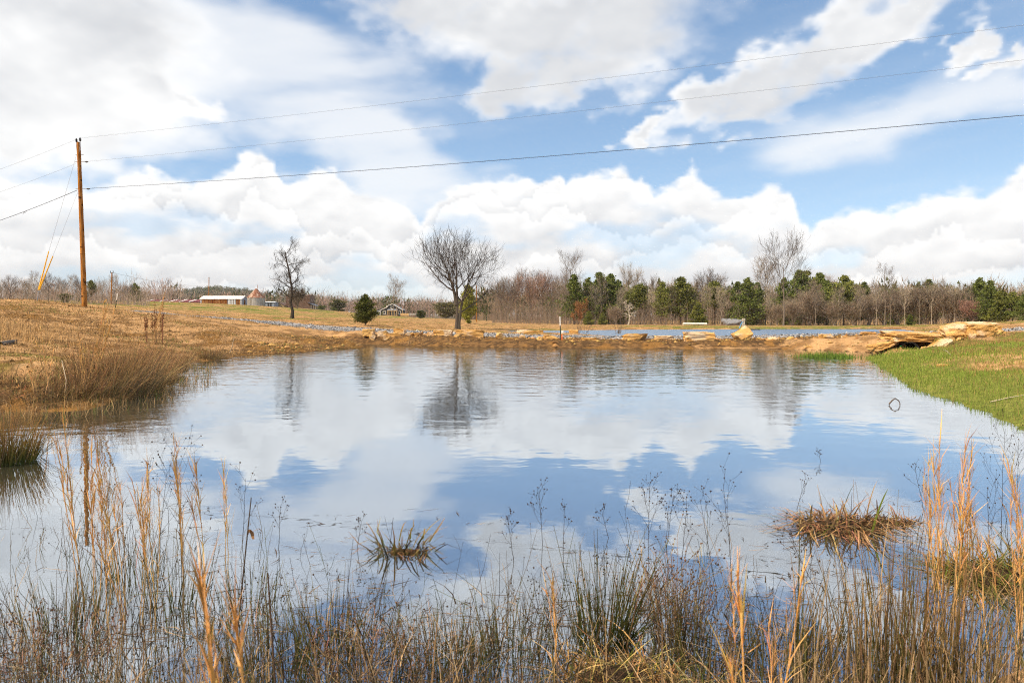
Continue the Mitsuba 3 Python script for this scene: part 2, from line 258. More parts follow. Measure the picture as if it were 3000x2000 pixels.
LAND = RBFInterpolator(warp(CONTROL[:, 0], CONTROL[:, 1]), CONTROL[:, 2], kernel='linear', smoothing=0.002)
def smin(a, b, k): h = np.clip(0.5 + 0.5 * (b - a) / k, 0, 1); return b * (1 - h) + a * h - k * h * (1 - h)
def height(x, y, relief=True):
    x, y = np.broadcast_arrays(np.asarray(x, float), np.asarray(y, float)); sh = x.shape; x, y = x.ravel(), y.ravel()
    far = np.hypot(x, y)
    z = LAND(warp(np.clip(x, -700, 700), np.clip(y, -250, 1300)))
    # the wooded ridge and the round hill far off
    ridge = lambda cx, cy, rx, ry, h: h * np.exp(-((x - cx) / rx) ** 2 - ((y - cy) / ry) ** 2)
    z = z + ridge(-640, 1500, 150, 230, 50) + ridge(-1150, 1750, 520, 260, 44) + ridge(-200, 2600, 900, 500, 14) + ridge(900, 1500, 900, 500, 10)
    s1, s2 = signed(SHORE, x, y), signed(SHORE2, x, y)
    near = far < 130
    s1 = s1 + 0.34 * (meshkit.fbm(np.stack([x * 1.1, y * 1.1, x * 0], -1), 3, 63) - 0.5) * (far < 60) * npsmooth(3, 6, far)
    if relief:
        p = np.stack([x, y, x * 0], -1)
        rough = np.where(near, 1, 0.3) * npsmooth(0.0, 0.8, s1)
        z = z + rough * (0.16 * (meshkit.fbm(p * 0.45, 3, 2) - 0.5) + 0.17 * (meshkit.fbm(p * 1.7, 3, 5) - 0.5)) * npsmooth(4, 9, far)
        # the eroded, lumpy edge of the left bank
        z = z + 0.35 * (meshkit.fbm(p * 0.9, 3, 8) - 0.42) * npsmooth(-8.2, -9.2, x) * npsmooth(17, 14, y) * npsmooth(9, 11.5, y) * npsmooth(0.1, 0.6, s1)
    dam = npsmooth(38.0, 40.5, y) * npsmooth(-13.5, -10.5, x) * npsmooth(21, 18, x)
    left = npsmooth(-8.2, -8.9, x) * npsmooth(17, 14, y) * npsmooth(9, 11.5, y)
    k = 0.16 + 0.26 * dam + 0.55 * left + 0.24 * npsmooth(14, 17, x) * npsmooth(30, 33, y)
    wob = 0.25 * (meshkit.fbm(np.stack([x * 0.6, y * 0.6, x * 0], -1), 3, 19) - 0.5) * npsmooth(0, 1.5, np.abs(s1)) if relief else 0
    bank = np.where(s1 > 0, (s1 + wob) * k, np.maximum(s1 * 0.3, -0.9)) + 0.0
    z = np.where(s1 > 0, smin(np.maximum(z, 0.06), bank + 0.012, 0.12), bank)
    dx, dy = x - 19.15, y - 33.0
    z = np.where((np.abs(dx) < 0.62) & (dy > -0.9) & (dy < 0.75), np.minimum(z, 0.16), z)
    z = np.where((np.abs(dx + 0.1) < 0.8) & (dy <= -0.3) & (dy > -2), np.minimum(z, 0.22), z)
    # the upper pond
    b2 = UP + np.where(s2 > 0, 0.01 + s2 * 0.07, np.maximum(s2 * 0.3, -0.8))
    z = np.where(s2 < 0, b2, np.where((s2 < 6) & (y > 45), np.maximum(smin(z, b2 + 0.04, 0.08), UP + 0.02 + 0 * z), z))
    return z.reshape(sh)
def graded(lo, hi, step, end0, end1, grow=1.07):
    a = [np.arange(lo, hi + step / 2, step)]; up, x, s = [], hi, step
    while x < end1: s *= grow; x += s; up.append(x)
    dn, x, s = [], lo, step
    while x > end0: s *= grow; x -= s; dn.append(x)
    return np.concatenate([dn[::-1], a[0], up])
gx, gy = graded(-32, 30, 0.25, -5500, 5500), graded(1.0, 50, 0.18, -400, 6800, 1.055)
GX, GY = np.meshgrid(gx, gy); GZ = height(GX, GY)
nx, ny = len(gx), len(gy)
i = (np.arange(ny - 1)[:, None] * nx + np.arange(nx - 1)[None]).ravel()
QUADS = np.stack([i, i + 1, i + nx + 1, i + nx], 1)
S1G = signed(SHORE, GX.ravel(), GY.ravel()); S2G = signed(SHORE2, GX.ravel(), GY.ravel())
def zones(x, y, z, s1, s2):
    """(how green, how bare) the ground is."""
    far = np.hypot(x, y)
    right = npsmooth(5.5, 9, x) * npsmooth(34, 27, y) * npsmooth(2.5, 6, y)
    green = (0.62 + 0.25 * npsmooth(3.0, 0.8, s1)) * right - 0.20 * npsmooth(16, 24, x) * right
    green = np.maximum(green, 0.72 * npsmooth(88, 94, y) * npsmooth(150, 120, y) * npsmooth(3, 30, x))
    green = np.maximum(green, 0.52 * npsmooth(60, 120, y) * npsmooth(-25, -40, x))
    green = np.maximum(green, 0.30 * npsmooth(46, 60, y) * npsmooth(30, 40, x))
    green = np.maximum(green, 0.75 * np.exp(-((x + 27) / 5.0) ** 2 - ((y - 84) / 3.0) ** 2))
    green = np.maximum(green, 0.20 * npsmooth(30, 18, y) * npsmooth(-5, -8, x))
    green = np.maximum(green, 0.25 * npsmooth(48, 60, y))
    green = np.maximum(green, 0.45 * npsmooth(2.5, 0.5, y) * npsmooth(9, 6, np.abs(x)))
    bare = 0.95 * npsmooth(37, 39.5, y) * npsmooth(46.0, 44.0, y - 2.5 * npsmooth(-3, -9, x)) * npsmooth(-16, -11, x) * npsmooth(30, 20, x)
    bare = np.maximum(bare, 0.62 * npsmooth(2.6, 0.6, s1) * npsmooth(-4, -8, x))
    bare = np.maximum(bare, 0.55 * npsmooth(16, 20, x) * npsmooth(23, 29, y) * npsmooth(38, 34, y))
    bare = np.maximum(bare, 0.45 * npsmooth(-6, -11, x) * npsmooth(42, 34, y))
    bare = np.maximum(bare, 0.22 + 0 * x)
    bare = np.maximum(bare, 0.8 * npsmooth(2.2, 0.8, s1) * npsmooth(-4, -6, x)); green = green * (1 - npsmooth(2.2, 0.8, s1) * npsmooth(-4, -6, x))
    bare = np.where((s2 < 3.0) & (y < 66), np.maximum(bare, 0.35), bare)
    bare = np.where((s1 < 0.02) | (s2 < -0.02), 1.0, bare)
    return np.clip(green, 0, 1), np.clip(bare, 0, 1)
gz_u, gz_v = zones(GX.ravel(), GY.ravel(), GZ.ravel(), S1G, S2G)
scene['ground'] = ply((np.stack([GX.ravel(), GY.ravel(), GZ.ravel()], 1), QUADS), 'ground_mat', True, uv=np.stack([gz_u, gz_v], 1))
labels['ground'] = {'label': 'straw-strewn ochre banks, dam and meadow around the two ponds', 'kind': 'structure'}
from scipy.interpolate import RegularGridInterpolator
_H = RegularGridInterpolator((gy, gx), GZ)
def H(x, y): return _H(np.stack([np.asarray(y, float), np.asarray(x, float)], -1))
def spot(px, py, lo=4.0, hi=600.0):
    """Where the ray through the pixel first meets the ground."""
    d = ray(px, py); t = np.geomspace(lo, hi, 4000) / d[1]
    p = np.array([0, 0, EYE]) + t[:, None] * d; below = np.nonzero(p[:, 2] <= H(p[:, 0], p[:, 1]))[0]
    if not len(below): p = at(px, py, hi); return np.array([p[0], p[1], float(H(p[0], p[1]))])
    return p[below[0]]
def foot(px, y, sink=0.0):
    """The ground point at distance y in the direction of column px."""
    x = (px - 1176) / F * y; return np.array([x, y, float(H(x, y)) - sink])
def flat(poly, z, grow):
    from shapely.geometry import Polygon
    from shapely import constrained_delaunay_triangles as cdt
    g = Polygon(poly).buffer(grow).simplify(0.2)
    v, f = trimesh.creation.triangulate_polygon(g, engine='earcut')
    v = np.column_stack([v, np.full(len(v), z)]); n = np.cross(v[f[:, 1]] - v[f[:, 0]], v[f[:, 2]] - v[f[:, 0]])[:, 2]
    f = np.where(n[:, None] < 0, f[:, ::-1], f); return (v, f)
put('pond', flat(SHORE, 0.0, 0.35), 'pond_water'); labels['pond'] = {'label': 'still pond mirroring the clouds', 'kind': 'structure'}
put('upper_pond', flat(SHORE2, UP, 0.3), 'upper_water'); labels['upper_pond'] = {'label': 'pale rippled pond behind the gravel dam', 'kind': 'structure'}

# ------------------------------------------------------------------ gravel road and stones
def path_line(px_pts, n):
    p = np.array([at(*q)[:2] for q in px_pts]); from scipy.interpolate import make_interp_spline
    t = np.concatenate([[0], np.cumsum(np.linalg.norm(np.diff(p, axis=0), axis=1))]); return make_interp_spline(t, p, 2)(np.linspace(0, t[-1], n))
ROAD = path_line([(330, 720, 84), (400, 725, 72), (470, 729, 67), (550, 735, 62), (700, 748, 56.5), (850, 757, 52.5), (1000, 762, 49.8), (1150, 768, 47.6), (1400, 771, 46.6), (1700, 772, 46), (1850, 771, 44.6), (2000, 768, 42.5), (2150, 764, 41), (2400, 762, 41)], 260)
_t = np.gradient(ROAD, axis=0); _t /= np.linalg.norm(_t, axis=1, keepdims=True); ROAD_N = np.stack([-_t[:, 1], _t[:, 0]], 1)
_w = np.linspace(-1.9, 1.9, 9); _p = ROAD[:, None] + ROAD_N[:, None] * _w[None, :, None]
_z = H(_p[..., 0], _p[..., 1]) + 0.05 - 0.075 * (np.abs(_w) / 1.9) ** 4
_i = (np.arange(259)[:, None] * 9 + np.arange(8)[None]).ravel()
bs('gravel_mat', {'type': 'diffuse', 'reflectance': proc(lambda p, n, uv: mix((0.22, 0.23, 0.25), (0.46, 0.46, 0.47), noise(p.x * 14, p.y * 9, 1.0)) * (0.6 + 0.8 * noise(p.x * 40, p.y * 25, 2.0)))})
put('gravel_road', (np.dstack([_p, _z]).reshape(-1, 3), np.stack([_i, _i + 9, _i + 10, _i + 1], 1)), 'gravel_mat', True); labels['gravel_road'] = {'label': 'grey gravel road running along the dam and up the field', 'kind': 'structure'}
N = 15000
k = rng.integers(0, 260, N); off = rng.uniform(-2.0, 2.0, N); off = np.where(rng.random(N) < 0.45, -np.abs(rng.normal(1.5, 0.45, N)) * np.sign(ROAD_N[k, 1]), off)
g = ROAD[k] + rng.normal(0, 0.15, (N, 2)) + ROAD_N[k] * off[:, None]
sz = rng.uniform(0.02, 0.055, N) * (1 + .6 * (rng.random(N) > 0.95))
bag = Bag(); tone = rng.choice([0.08, 0.15, 0.23, 0.32, 0.45], N) * rng.uniform(0.8, 1.2, N)
bag.add(bits(np.column_stack([g, H(g[:, 0], g[:, 1]) + 0.05 - 0.06 * np.clip((np.abs(off) / 1.9), 0, 1) ** 4 + sz * 0.3]), np.stack([sz * 1.3, sz * 1.3, sz], 1)), np.repeat(tone[:, None] * np.array([0.97, 1.0, 1.06]), 6, axis=0))
bag.put('gravel'); labels['gravel'] = {'label': 'loose grey crushed stone on the road and its shoulders', 'kind': 'stuff'}
# ------------------------------------------------------------------ boulders
def rock_mesh(size, seed, slab=0.0, rough=0.085):
    r = np.random.default_rng(seed); n = r.normal(size=(22, 3)); n /= np.linalg.norm(n, axis=1, keepdims=True) ** (1 - slab) * np.abs(n).max(1, keepdims=True) ** slab
    n *= r.uniform(0.84, 1.0, (22, 1)); c = np.array([[x, y, z] for x in (-1, 1) for y in (-1, 1) for z in (-1, 1)], float) * r.uniform(0.62 + .2 * slab, 0.97, (8, 3)); n = np.vstack([n, c[r.random(8) < 0.35 + 0.65 * slab]]); m = trimesh.convex.convex_hull(n)
    for _ in range(4): m = m.subdivide() if len(m.faces) < 2200 else m
    v = np.array(m.vertices); v /= np.abs(v).max(0)
    d = (meshkit.fbm(v * 2.2 + seed, 4, seed) - 0.5) * rough * 4.5 + (meshkit.fbm(v * np.array([1.2, 1.2, 5.0]) + seed, 3, seed + 4) - 0.5) * rough * 2
    v = v * (1 + d[:, None]) * np.asarray(size) / 2; m.vertices = v; return m
def boulder(px, py, w, h, y, label, dep=0.8, rz=0.0, tilt=0.0, roll=0.0, slab=0.6, seed=None, sink=0.22, z=None, group=None):
    """A block whose middle shows at (px, py), w x h in metres, y metres away, resting on the ground or at height z of its middle."""
    s = seed if seed is not None else int(px + py * 3)
    m = rock_mesh((w, w * dep, h), s, slab)
    m.apply_transform(trimesh.transformations.euler_matrix(math.radians(tilt), math.radians(roll), math.radians(rz)))
    x = (px - 1176) / F * y; lo, hi = m.bounds[0][2], m.bounds[1][2]
    zz = float(H(x, y)) - lo - sink * (hi - lo) if z is None else z
    m.apply_translation([x, y, zz])
    return single('boulder', label, 'boulder', m, 'sandstone', group, smooth=32)
M = lambda px, y: px / F * y
for a in [
    (847, 757, M(27, 47), M(18, 47), 47, 'blocky tan boulder propped on a smaller stone, leftmost on the dam', dict(sink=0.02, slab=.8)),
    (855, 765, M(16, 46.4), M(12, 46.4), 46.4, 'small tan stone leaning below the leftmost boulder of the dam', dict(roll=25)),
    (878, 760, M(22, 46.8), M(15, 46.8), 46.8, 'pale pinkish rock half sunk in clay, second boulder from the left on the dam', dict()),
    (906, 765, M(37, 46.2), M(9, 46.2), 46.2, 'long flat cream rock lying on the dam under a darker one', dict(slab=1, dep=.6)),
    (918, 759, M(28, 46.9), M(11, 46.9), 46.9, 'brown flat rock behind and above the long flat cream one', dict(slab=1, roll=8, sink=.0)),
    (943, 763, M(18, 46.2), M(10, 46.2), 46.2, 'dull brown rock half buried right of the cream slab', dict(sink=.4)),
    (962, 763, M(20, 46), M(10, 46), 46, 'wedge of tan rock sloping up to the right, between brown rock and tent-shaped boulder', dict(roll=-14)),
    (991, 761, M(21, 45.8), M(12, 45.8), 45.8, 'tent-shaped small tan boulder on the dam edge', dict(slab=.3)),
    (1018, 759, M(42, 45.4), M(16, 45.4), 45.4, 'squarish flat-topped tan boulder just left of the big bare tree', dict(slab=1, dep=.7, seed=12)),
    (1081, 760, M(64, 45), M(20, 45), 45, 'largest long yellow boulder on the dam, right of the big bare tree', dict(slab=1, dep=.55, seed=5, roll=2)),
    (1149, 763, M(27, 42.6), M(18, 42.6), 42.6, 'pointed tan boulder like a small pyramid on the dam', dict(slab=.1, seed=9)),
    (1200, 756, M(26, 56), M(10, 56), 56.0, 'grey tan boulder at the edge of the upper pond, left of the long brown one', dict(slab=.8)),
    (1226, 756, M(44, 55.5), M(11, 55.5), 55.5, 'long brown boulder at the edge of the upper pond', dict(slab=1, dep=.5)),
    (1318, 756, M(22, 57), M(11, 57), 57.0, 'small brown boulder on the clay spit by the sapling', dict(slab=.9)),
    (1267, 773, M(40, 42.4), M(12, 42.4), 42.4, 'low tan wedge beside the orange-footed metal post', dict(slab=.6, roll=5)),
    (1352, 776, M(36, 42.2), M(10, 42.2), 42.2, 'thin dull rock in the gravel edge between the metal post and the next tan boulder', dict(slab=.8)),
    (1458, 777, M(59, 42.0), M(18, 42.0), 42.0, 'cracked golden boulder halfway along the dam', dict(slab=.7, dep=.6, seed=31)),
    (1525, 775, M(40, 42.3), M(11, 42.3), 42.3, 'flat grey rock lying on the gravel right of the cracked golden boulder', dict(slab=.9)),
    (1607, 788, M(68, 40.2), M(27, 40.2), 40.2, 'big orange block standing at the water line under the dam', dict(slab=1, dep=.5, seed=44, sink=.28)),
    (1707, 774, M(46, 41.0), M(30, 41.0), 41.0, 'big tilted grey brown boulder poking up above the road', dict(slab=.3, roll=-28, tilt=14, seed=23, sink=.12)),
    (1775, 775, M(28, 40.4), M(13, 40.4), 40.4, 'pinkish white rock on the orange clay of the dam', dict(slab=.3)),
    (1897, 770, M(32, 38.6), M(12, 38.6), 38.6, 'pale flat-topped rock on the clay, left of the culvert stones', dict(slab=.5)),
    (1993, 766, M(30, 39), M(8, 39), 39.0, 'low pinkish stone in front of the road near the culvert', dict(slab=.8, sink=.1)),
    (1856, 798, M(15, 37), M(6, 37), 37.0, 'small flat cream stone on the shore of the dam', dict(slab=.8)),
    (2030, 801, M(66, 33.0), M(16, 33.0), 33.0, 'yellow wedge-shaped boulder at the water line left of the pipe', dict(slab=.5, roll=-12, seed=3, sink=.12, dep=.6)),
    (2042, 790, M(56, 33.4), M(15, 33.4), 33.4, 'long tan stone stacked on the wedge-shaped one left of the pipe', dict(slab=.6, roll=-10, seed=8, z=EYE - 56 * 33.4 / F)),
    (2093, 775, M(118, 33.0), M(20, 33.0), 33.15, 'huge flat yellow slab bridging the black drain pipe', dict(slab=1, dep=.72, seed=72, roll=2, tilt=4, z=EYE - 38.0 * 33.0 / F)),
    (2155, 794, M(56, 31.0), M(13, 31.0), 31.0, 'smooth yellow stone sloping down right of the pipe', dict(slab=.6, roll=-32, seed=14, sink=.4)),
    (2192, 773, M(70, 32.4), M(36, 32.4), 32.4, 'rounded pinkish tan boulder right of the slab over the pipe', dict(slab=.3, seed=20, sink=.15)),
    (2222, 763, M(88, 34.0), M(30, 34.0), 34.0, 'long pale boulder at the back of the right heap', dict(slab=.6, seed=28, sink=.05)),
    (2243, 768, M(68, 32.4), M(33, 32.4), 32.2, 'golden boulder with a whitish end facet in the right heap', dict(slab=.5, seed=37, sink=.15)),
    (2270, 763, M(48, 33.4), M(27, 33.4), 33.4, 'rightmost tan boulder of the heap with dark hollows in its face', dict(slab=.5, seed=52, sink=.1)),
    (2168, 838, M(24, 21), M(7, 21), 21.0, 'flat tan stone lying in the grass of the right bank', dict(slab=.8, sink=.35)),
    (600, 794, M(16, 35), M(6, 35), 35.0, 'small tan stone on the bare left shore', dict(slab=.8)),
    (1200, 765, M(14, 42.4), M(8, 42.4), 42.4, 'small dark stone on the dam right of the pyramid-shaped boulder', dict(slab=.6)),
]:
    boulder(*a[:6], **a[6])
ORD = 'first second third fourth fifth sixth seventh eighth ninth tenth eleventh twelfth thirteenth fourteenth fifteenth sixteenth seventeenth eighteenth nineteenth twentieth twenty-first twenty-second twenty-third twenty-fourth twenty-fifth twenty-sixth twenty-seventh twenty-eighth twenty-ninth thirtieth'.split()
for j, (px, py, w, y) in enumerate([(890, 772, 18, 45.6), (1050, 772, 16, 44.2), (1240, 780, 18, 42.0), (1815, 782, 18, 39.6), (1940, 790, 14, 37.0), (2012, 804, 20, 33.0), (2120, 797, 18, 31.8), (2140, 803, 13, 31.0), (2150, 772, 20, 33.6), (2178, 792, 22, 31.4), (2205, 788, 16, 31.2), (2228, 786, 24, 31.6), (2262, 782, 18, 32.0), (2288, 776, 26, 33.0), (2310, 774, 15, 33.0)]):
    boulder(px, py, M(w, y), M(w * (.45 + .05 * (j % 4)), y), y, f'small loose tan stone, {ORD[j]} from the left of those scattered along the dam', rz=j * 40.0, slab=.35, seed=300 + j, sink=.25, group='small loose stones along the dam')
# small stones and clods on the dam face and the banks
N = 2600; x = rng.uniform(-13, 25, N); y = rng.uniform(31, 45, N); s1 = signed(SHORE, x, y); keep = (s1 > 0.15) & (s1 < 6); x, y = x[keep], y[keep]; N = len(x)
sz = rng.gamma(1.6, 0.020, N) + 0.012; bag = Bag()
bag.add(bits(np.column_stack([x, y, H(x, y) + sz * 0.25]), np.stack([sz * 1.4, sz * 1.2, sz * 0.9], 1)), np.repeat(np.array([[0.40, 0.25, 0.10]]) * rng.uniform(0.35, 1.35, (N, 1)) * rng.uniform(0.9, 1.1, (N, 3)), 6, axis=0))
x = rng.uniform(-40, -7, 5200); y = rng.uniform(12.5, 46, 5200); s1 = signed(SHORE, x, y); keep = s1 > 0.2; x, y = x[keep], y[keep]; sz = rng.gamma(1.5, 0.012, len(x)) + 0.008
bag.add(bits(np.column_stack([x, y, H(x, y) + sz * 0.2]), np.stack([sz * 1.6, sz * 1.3, sz * 0.9], 1)), np.repeat(np.array([[0.34, 0.22, 0.10]]) * rng.uniform(0.3, 1.4, (len(x), 1)), 6, axis=0))
bag.put('rubble'); labels['rubble'] = {'label': 'small stones and clay clods strewn over dam and banks', 'kind': 'stuff'}
# ------------------------------------------------------------------ drain pipe
def culvert():
    k = thing('drain_pipe', 'black plastic drain pipe mouth under the yellow slab', 'drain pipe')
    c = np.array([(2086 - 1176) / F * 32.7, 32.75, 0.10]); ax = np.array([0.30, 1.0, 0.02]); ax /= np.linalg.norm(ax); sd = np.cross(ax, [0, 0, 1]); sd /= np.linalg.norm(sd); up = np.cross(sd, ax)
    g = np.linspace(0, 2 * np.pi, 41); rings, ys = [], []
    for j in range(11):
        ro = 0.47 + (0.025 if j % 2 else 0.0); rings.append((ro, -0.35 + j * 0.10))
    prof = [(0.42, -0.36)] + [(0.47, -0.36)] + rings + [(0.42, 0.66)] + [(0.42, -0.36)]
    V = np.array([[c + ax * t + r * (np.cos(a) * sd + np.sin(a) * up) for a in g[:-1]] for r, t in prof]).reshape(-1, 3); n = 40
    q = np.array([[i * n + j, i * n + (j + 1) % n, (i + 1) * n + (j + 1) % n, (i + 1) * n + j] for i in range(len(prof) - 1) for j in range(n)])
    put(k + '__pipe', (V, q), 'pipe_black', 40)
    cap = np.array([c + ax * 0.6 + 0.43 * (np.cos(a) * sd + np.sin(a) * up) for a in g[:-1]])
    put(k + '__inner_end', (np.vstack([cap, [c + ax * 0.6]]), np.array([[j, (j + 1) % n, n] for j in range(n)])), 'pipe_black')
    p = c - ax * 0.37 + 0.455 * (-0.80 * sd + 0.60 * up); put(k + '__paint_mark', box(p[0] - .03, p[0] + .03, p[1] - .008, p[1] + .03, p[2] - .02, p[2] + .02), 'paint_green'); labels[k + '__paint_mark'] = {'label': 'green paint mark on the rim'}
culvert()
# ------------------------------------------------------------------ utility poles, wires, guys
def line(name, label, pts, sag, r, mat='wire_grey', n=40, cat='power line', extra=None):
    a, b = np.array(pts[0], float), np.array(pts[1], float); t = np.linspace(0, 1, n)[:, None]
    p = a * (1 - t) + b * t; p[:, 2] -= (4 * sag * t * (1 - t))[:, 0]
    k = thing(name, label, cat); m = tubes(p[None], r, 5)
    if extra: put(k + '__wire', m, mat); [put(k + '__' + nm, e, mat) for nm, e in extra(p)]
    else: scene[k] = ply(m, mat)
    return p
BASE, TOP = at(194.5, 704, 43.6), at(180.5, 327, 43.6)
BASE[2] = float(H(BASE[0], BASE[1]))
def on_pole(py):
    b, t = at(194.5, 704, 43.6), at(180.5, 327, 43.6); s = (at(187, py, 43.6)[2] - b[2]) / (t[2] - b[2]); return b + (t - b) * s
def utility_pole():
    k = thing('utility_pole', 'tall new orange brown utility pole leaning slightly on the left bank', 'utility pole')
    P = np.linspace(BASE - [0, 0, 0.3], TOP, 14); put(k + '__shaft', tubes(P[None], np.linspace(0.155, 0.105, 14)[None], 18), 'pole_wood', 60)
    put(k + '__end_cap', (lambda v: (np.vstack([v, [TOP + [0, 0, 0.01]]]), np.array([[j, (j + 1) % 18, 18] for j in range(18)])))(tubes(P[None], np.linspace(0.155, 0.105, 14)[None], 18)[0][-18:]), 'pole_wood')
    for py in (655, 583):
        p = on_pole(py); put(k + '__band', tubes(np.array([[p - [0, 0, .012], p + [0, 0, .012]]]), 0.156 if py > 600 else 0.148, 18), 'rusty_iron')
    for dx, py in ((-0.10, 327), (0.13, 325)):
        p = on_pole(py) + [dx, -0.05, 0]; b = put(k + '__bracket', tubes(np.array([[p - [dx * .4, 0, .75], p - [0, 0, .3], p + [0, 0, .02]]]), 0.022, 6), 'steel')
        z = np.array([[0, 0.03], [.05, .075], [.07, .03], [.11, .085], [.13, .03], [.17, .07], [.2, .03], [.22, .04]])
        put(b + '__insulator', tubes((p + np.column_stack([z[:, 0] * 0, z[:, 0] * 0, z[:, 0]]))[None], z[None, :, 1], 12), 'cable_black')
    for py, L in ((372, 0.36), (434, 0.40), (355, 0.28)):
        p = on_pole(py); put(k + '__bolt', tubes(np.array([[p - [L * .75, 0, 0], p + [L, 0.0, 0]]]), 0.02, 6), 'steel')
    for py, sx in ((372, .38), (434, .42)):
        p = on_pole(py) + [sx, 0, 0]; put(k + '__clevis', tubes(np.array([[p, p + [.09, 0, 0], p + [.2, -.03, 0]]]), np.array([[.03, .055, .02]]), 8), 'cable_black')
utility_pole()
NEXT, PREV = np.array([46.0, 16.0, 0]), np.array([-68.0, 68.5, 0])
def dead_end(py_l, px_l, y_l, start):
    """Where a wire from START goes on beyond the frame edge point (px, py, y): the far end, as far again."""
    e = at(px_l, py_l, y_l); return e + (e - start) * 0.55
W = [('power_line', 'thin topmost wire from the pole top to the right', on_pole(318) + [.13, -.05, 0], (58, 2352, 25.9), 0.0048, 0.35, 'wire_grey'),
     ('power_line', 'second thin wire, below the topmost, running right from the pole', on_pole(371) + [.55, 0, 0], (138, 2352, 25.9), 0.0048, 0.35, 'wire_grey'),
     ('power_line', 'thick dark cable, lowest of the three running right from the pole', on_pole(433) + [.6, 0, 0], (265, 2352, 25.9), 0.0125, 0.45, 'cable_black'),
     ('power_line', 'thin topmost wire from the pole top going off to the left', on_pole(321) + [-.1, -.05, 0], (389, 0, 52), 0.0055, 0.10, 'wire_grey'),
     ('power_line', 'second thin wire going left from the pole', on_pole(376) + [-.2, 0, 0], (441, 0, 52), 0.0055, 0.10, 'wire_grey')]
for nm, lb, st, e, r, sag, mt in W: line(nm, lb, (st, dead_end(*e, st) + [0, 0, 1.42 * sag]), sag, r, mt)
st = on_pole(437) + [-.2, 0, 0]
def tails(p):
    q = p[np.argmin(np.abs((p[:, 0] / p[:, 1]) * F + 1176 - 62))]; return [('loose_end', tubes(np.array([[q, q + [-.08, 0, -.09], q + [-.16, 0, -.2]], [q + [.12, 0, .03], q + [.02, 0, -.1], q + [-.13, 0, -.14]]]), 0.012, 4))]
line('power_line', 'thick dark cable going left from the pole with a loose tied end', (st, dead_end(503, 0, 52, st)), 0.12, 0.016, 'cable_black', extra=tails)
ANCHOR = at(84, 694, 41.0); ANCHOR[2] = float(H(ANCHOR[0], ANCHOR[1])) - 0.05
for (py, gx0, gy0, lab) in ((356, 112, 577, 'upper guy wire with yellow guard, fixed high on the pole'), (441, 121.5, 588, 'lower guy wire with yellow guard, fixed below the cable')):
    k = thing('guy_wire', lab, 'guy wire'); a = on_pole(py) - [.16, 0, 0]; b = at(gx0, gy0, 41.6); c = at(88.5 + (gx0 > 115) * 1.5, 666, 41.1)
    put(k + '__cable', tubes(np.array([[a, b, c, ANCHOR]]), 0.007, 5), 'steel')
    put(k + '__guard', tubes(np.array([[b, (b + c) / 2, c]]), np.array([[.028, .036, .045]]), 8), 'yellow_plastic')
    if py < 400: put(k + '__anchor_rod', tubes(np.array([[c, ANCHOR - [0, 0, .3]]]), 0.022, 6), 'steel')
def far_pole(px, y, top_py, label, lean=0, arm=True, mat='pole_wood', r=0.15):
    k = thing('utility_pole', label, 'utility pole'); b = foot(px, y, 0.3); t = at(px + lean, top_py, y)
    put(k + '__shaft', tubes(np.linspace(b, t, 4)[None], np.linspace(r, r * .75, 4)[None], 10), mat, 60)
    if arm: put(k + '__insulator', tubes(np.array([[t + [-.25, 0, 0], t + [-.25, 0, .35]], [t + [.25, 0, 0.05], t + [.25, 0, .4]], [t + [-.3, 0, -.05], t + [.3, 0, 0]]]), 0.06, 6), 'cable_black')
    return t
t1 = far_pole(257, 135, 626, 'distant slim wooden utility pole right of the tall pole, in front of the left woods')
t2 = far_pole(480, 330, 638, 'distant utility pole rising behind the long barn', r=0.22)
far_pole(1094.5, 215, 655, 'orange wooden pole among the trees right of the big bare tree', arm=False, r=0.17)
far_pole(591, 320, 654, 'short distant pole tip behind the grain bin', arm=False, r=0.13)
line('power_line', 'faint distant wire between the two far poles', (t1, t2 - [0, 0, 3.4]), 1.2, 0.022, 'wire_grey')
k = thing('guy_wire', 'pair of short yellow guy guards at the foot of the distant slim pole', 'guy wire')
for dx in (0, 3.0): p = foot(238 + dx, 135); put(k + '__guard', tubes(np.array([[p, p + [.45, 0, 1.15]]]), 0.06, 6), 'yellow_plastic')
# ------------------------------------------------------------------ posts, white pipe and other small things about the ponds
def t_post(px, y, top, label, base=None, tape=False, lean=0):
    k = thing('fence_post', label, 'fence post'); b = foot(px, y, 0.2); t = at(px + lean, top, y); m = b + (t - b) * .66
    s = 0.02
    put(k + '__stake', join(*[trimesh.Trimesh(*tubes(np.array([[b + o, m + o]]), s * .6, 4)) for o in ([0, 0, 0], [.018, 0, 0], [-.018, 0, 0], [0, .03, 0])]), 'post_green')
    put(k + '__painted_tip', join(*[trimesh.Trimesh(*tubes(np.array([[m + o, t + o]]), s * .6, 4)) for o in ([0, 0, 0], [.018, 0, 0], [-.018, 0, 0], [0, .03, 0])]), 'pvc_white'); labels[k + '__painted_tip'] = {'label': 'pale painted upper third'}
    if tape: put(k + '__orange_flag', box(b[0] + .02, b[0] + .09, y - .05, y + .03, b[2] + .22, b[2] + .56), 'orange_tape'); put(k + '__white_tag', box(b[0] + .02, b[0] + .14, y - .06, y + .02, b[2] + .64, b[2] + .8), 'pvc_white')
t_post(264, 46, 674, 'metal fence post with a white tip leaning on the left hill', lean=6)
t_post(1288.5, 42.0, 727, 'metal stake with pale top and an orange foot on the dam', tape=True, lean=-2.5)
k = thing('fence_post', 'weathered square wooden post standing in the upper pond', 'fence post'); p = at(1707.5, 763, 82); put(k + '__timber', box(p[0] - .14, p[0] + .14, 81.86, 82.14, UP - .4, at(1707, 731, 82)[2]), 'grey_wood')
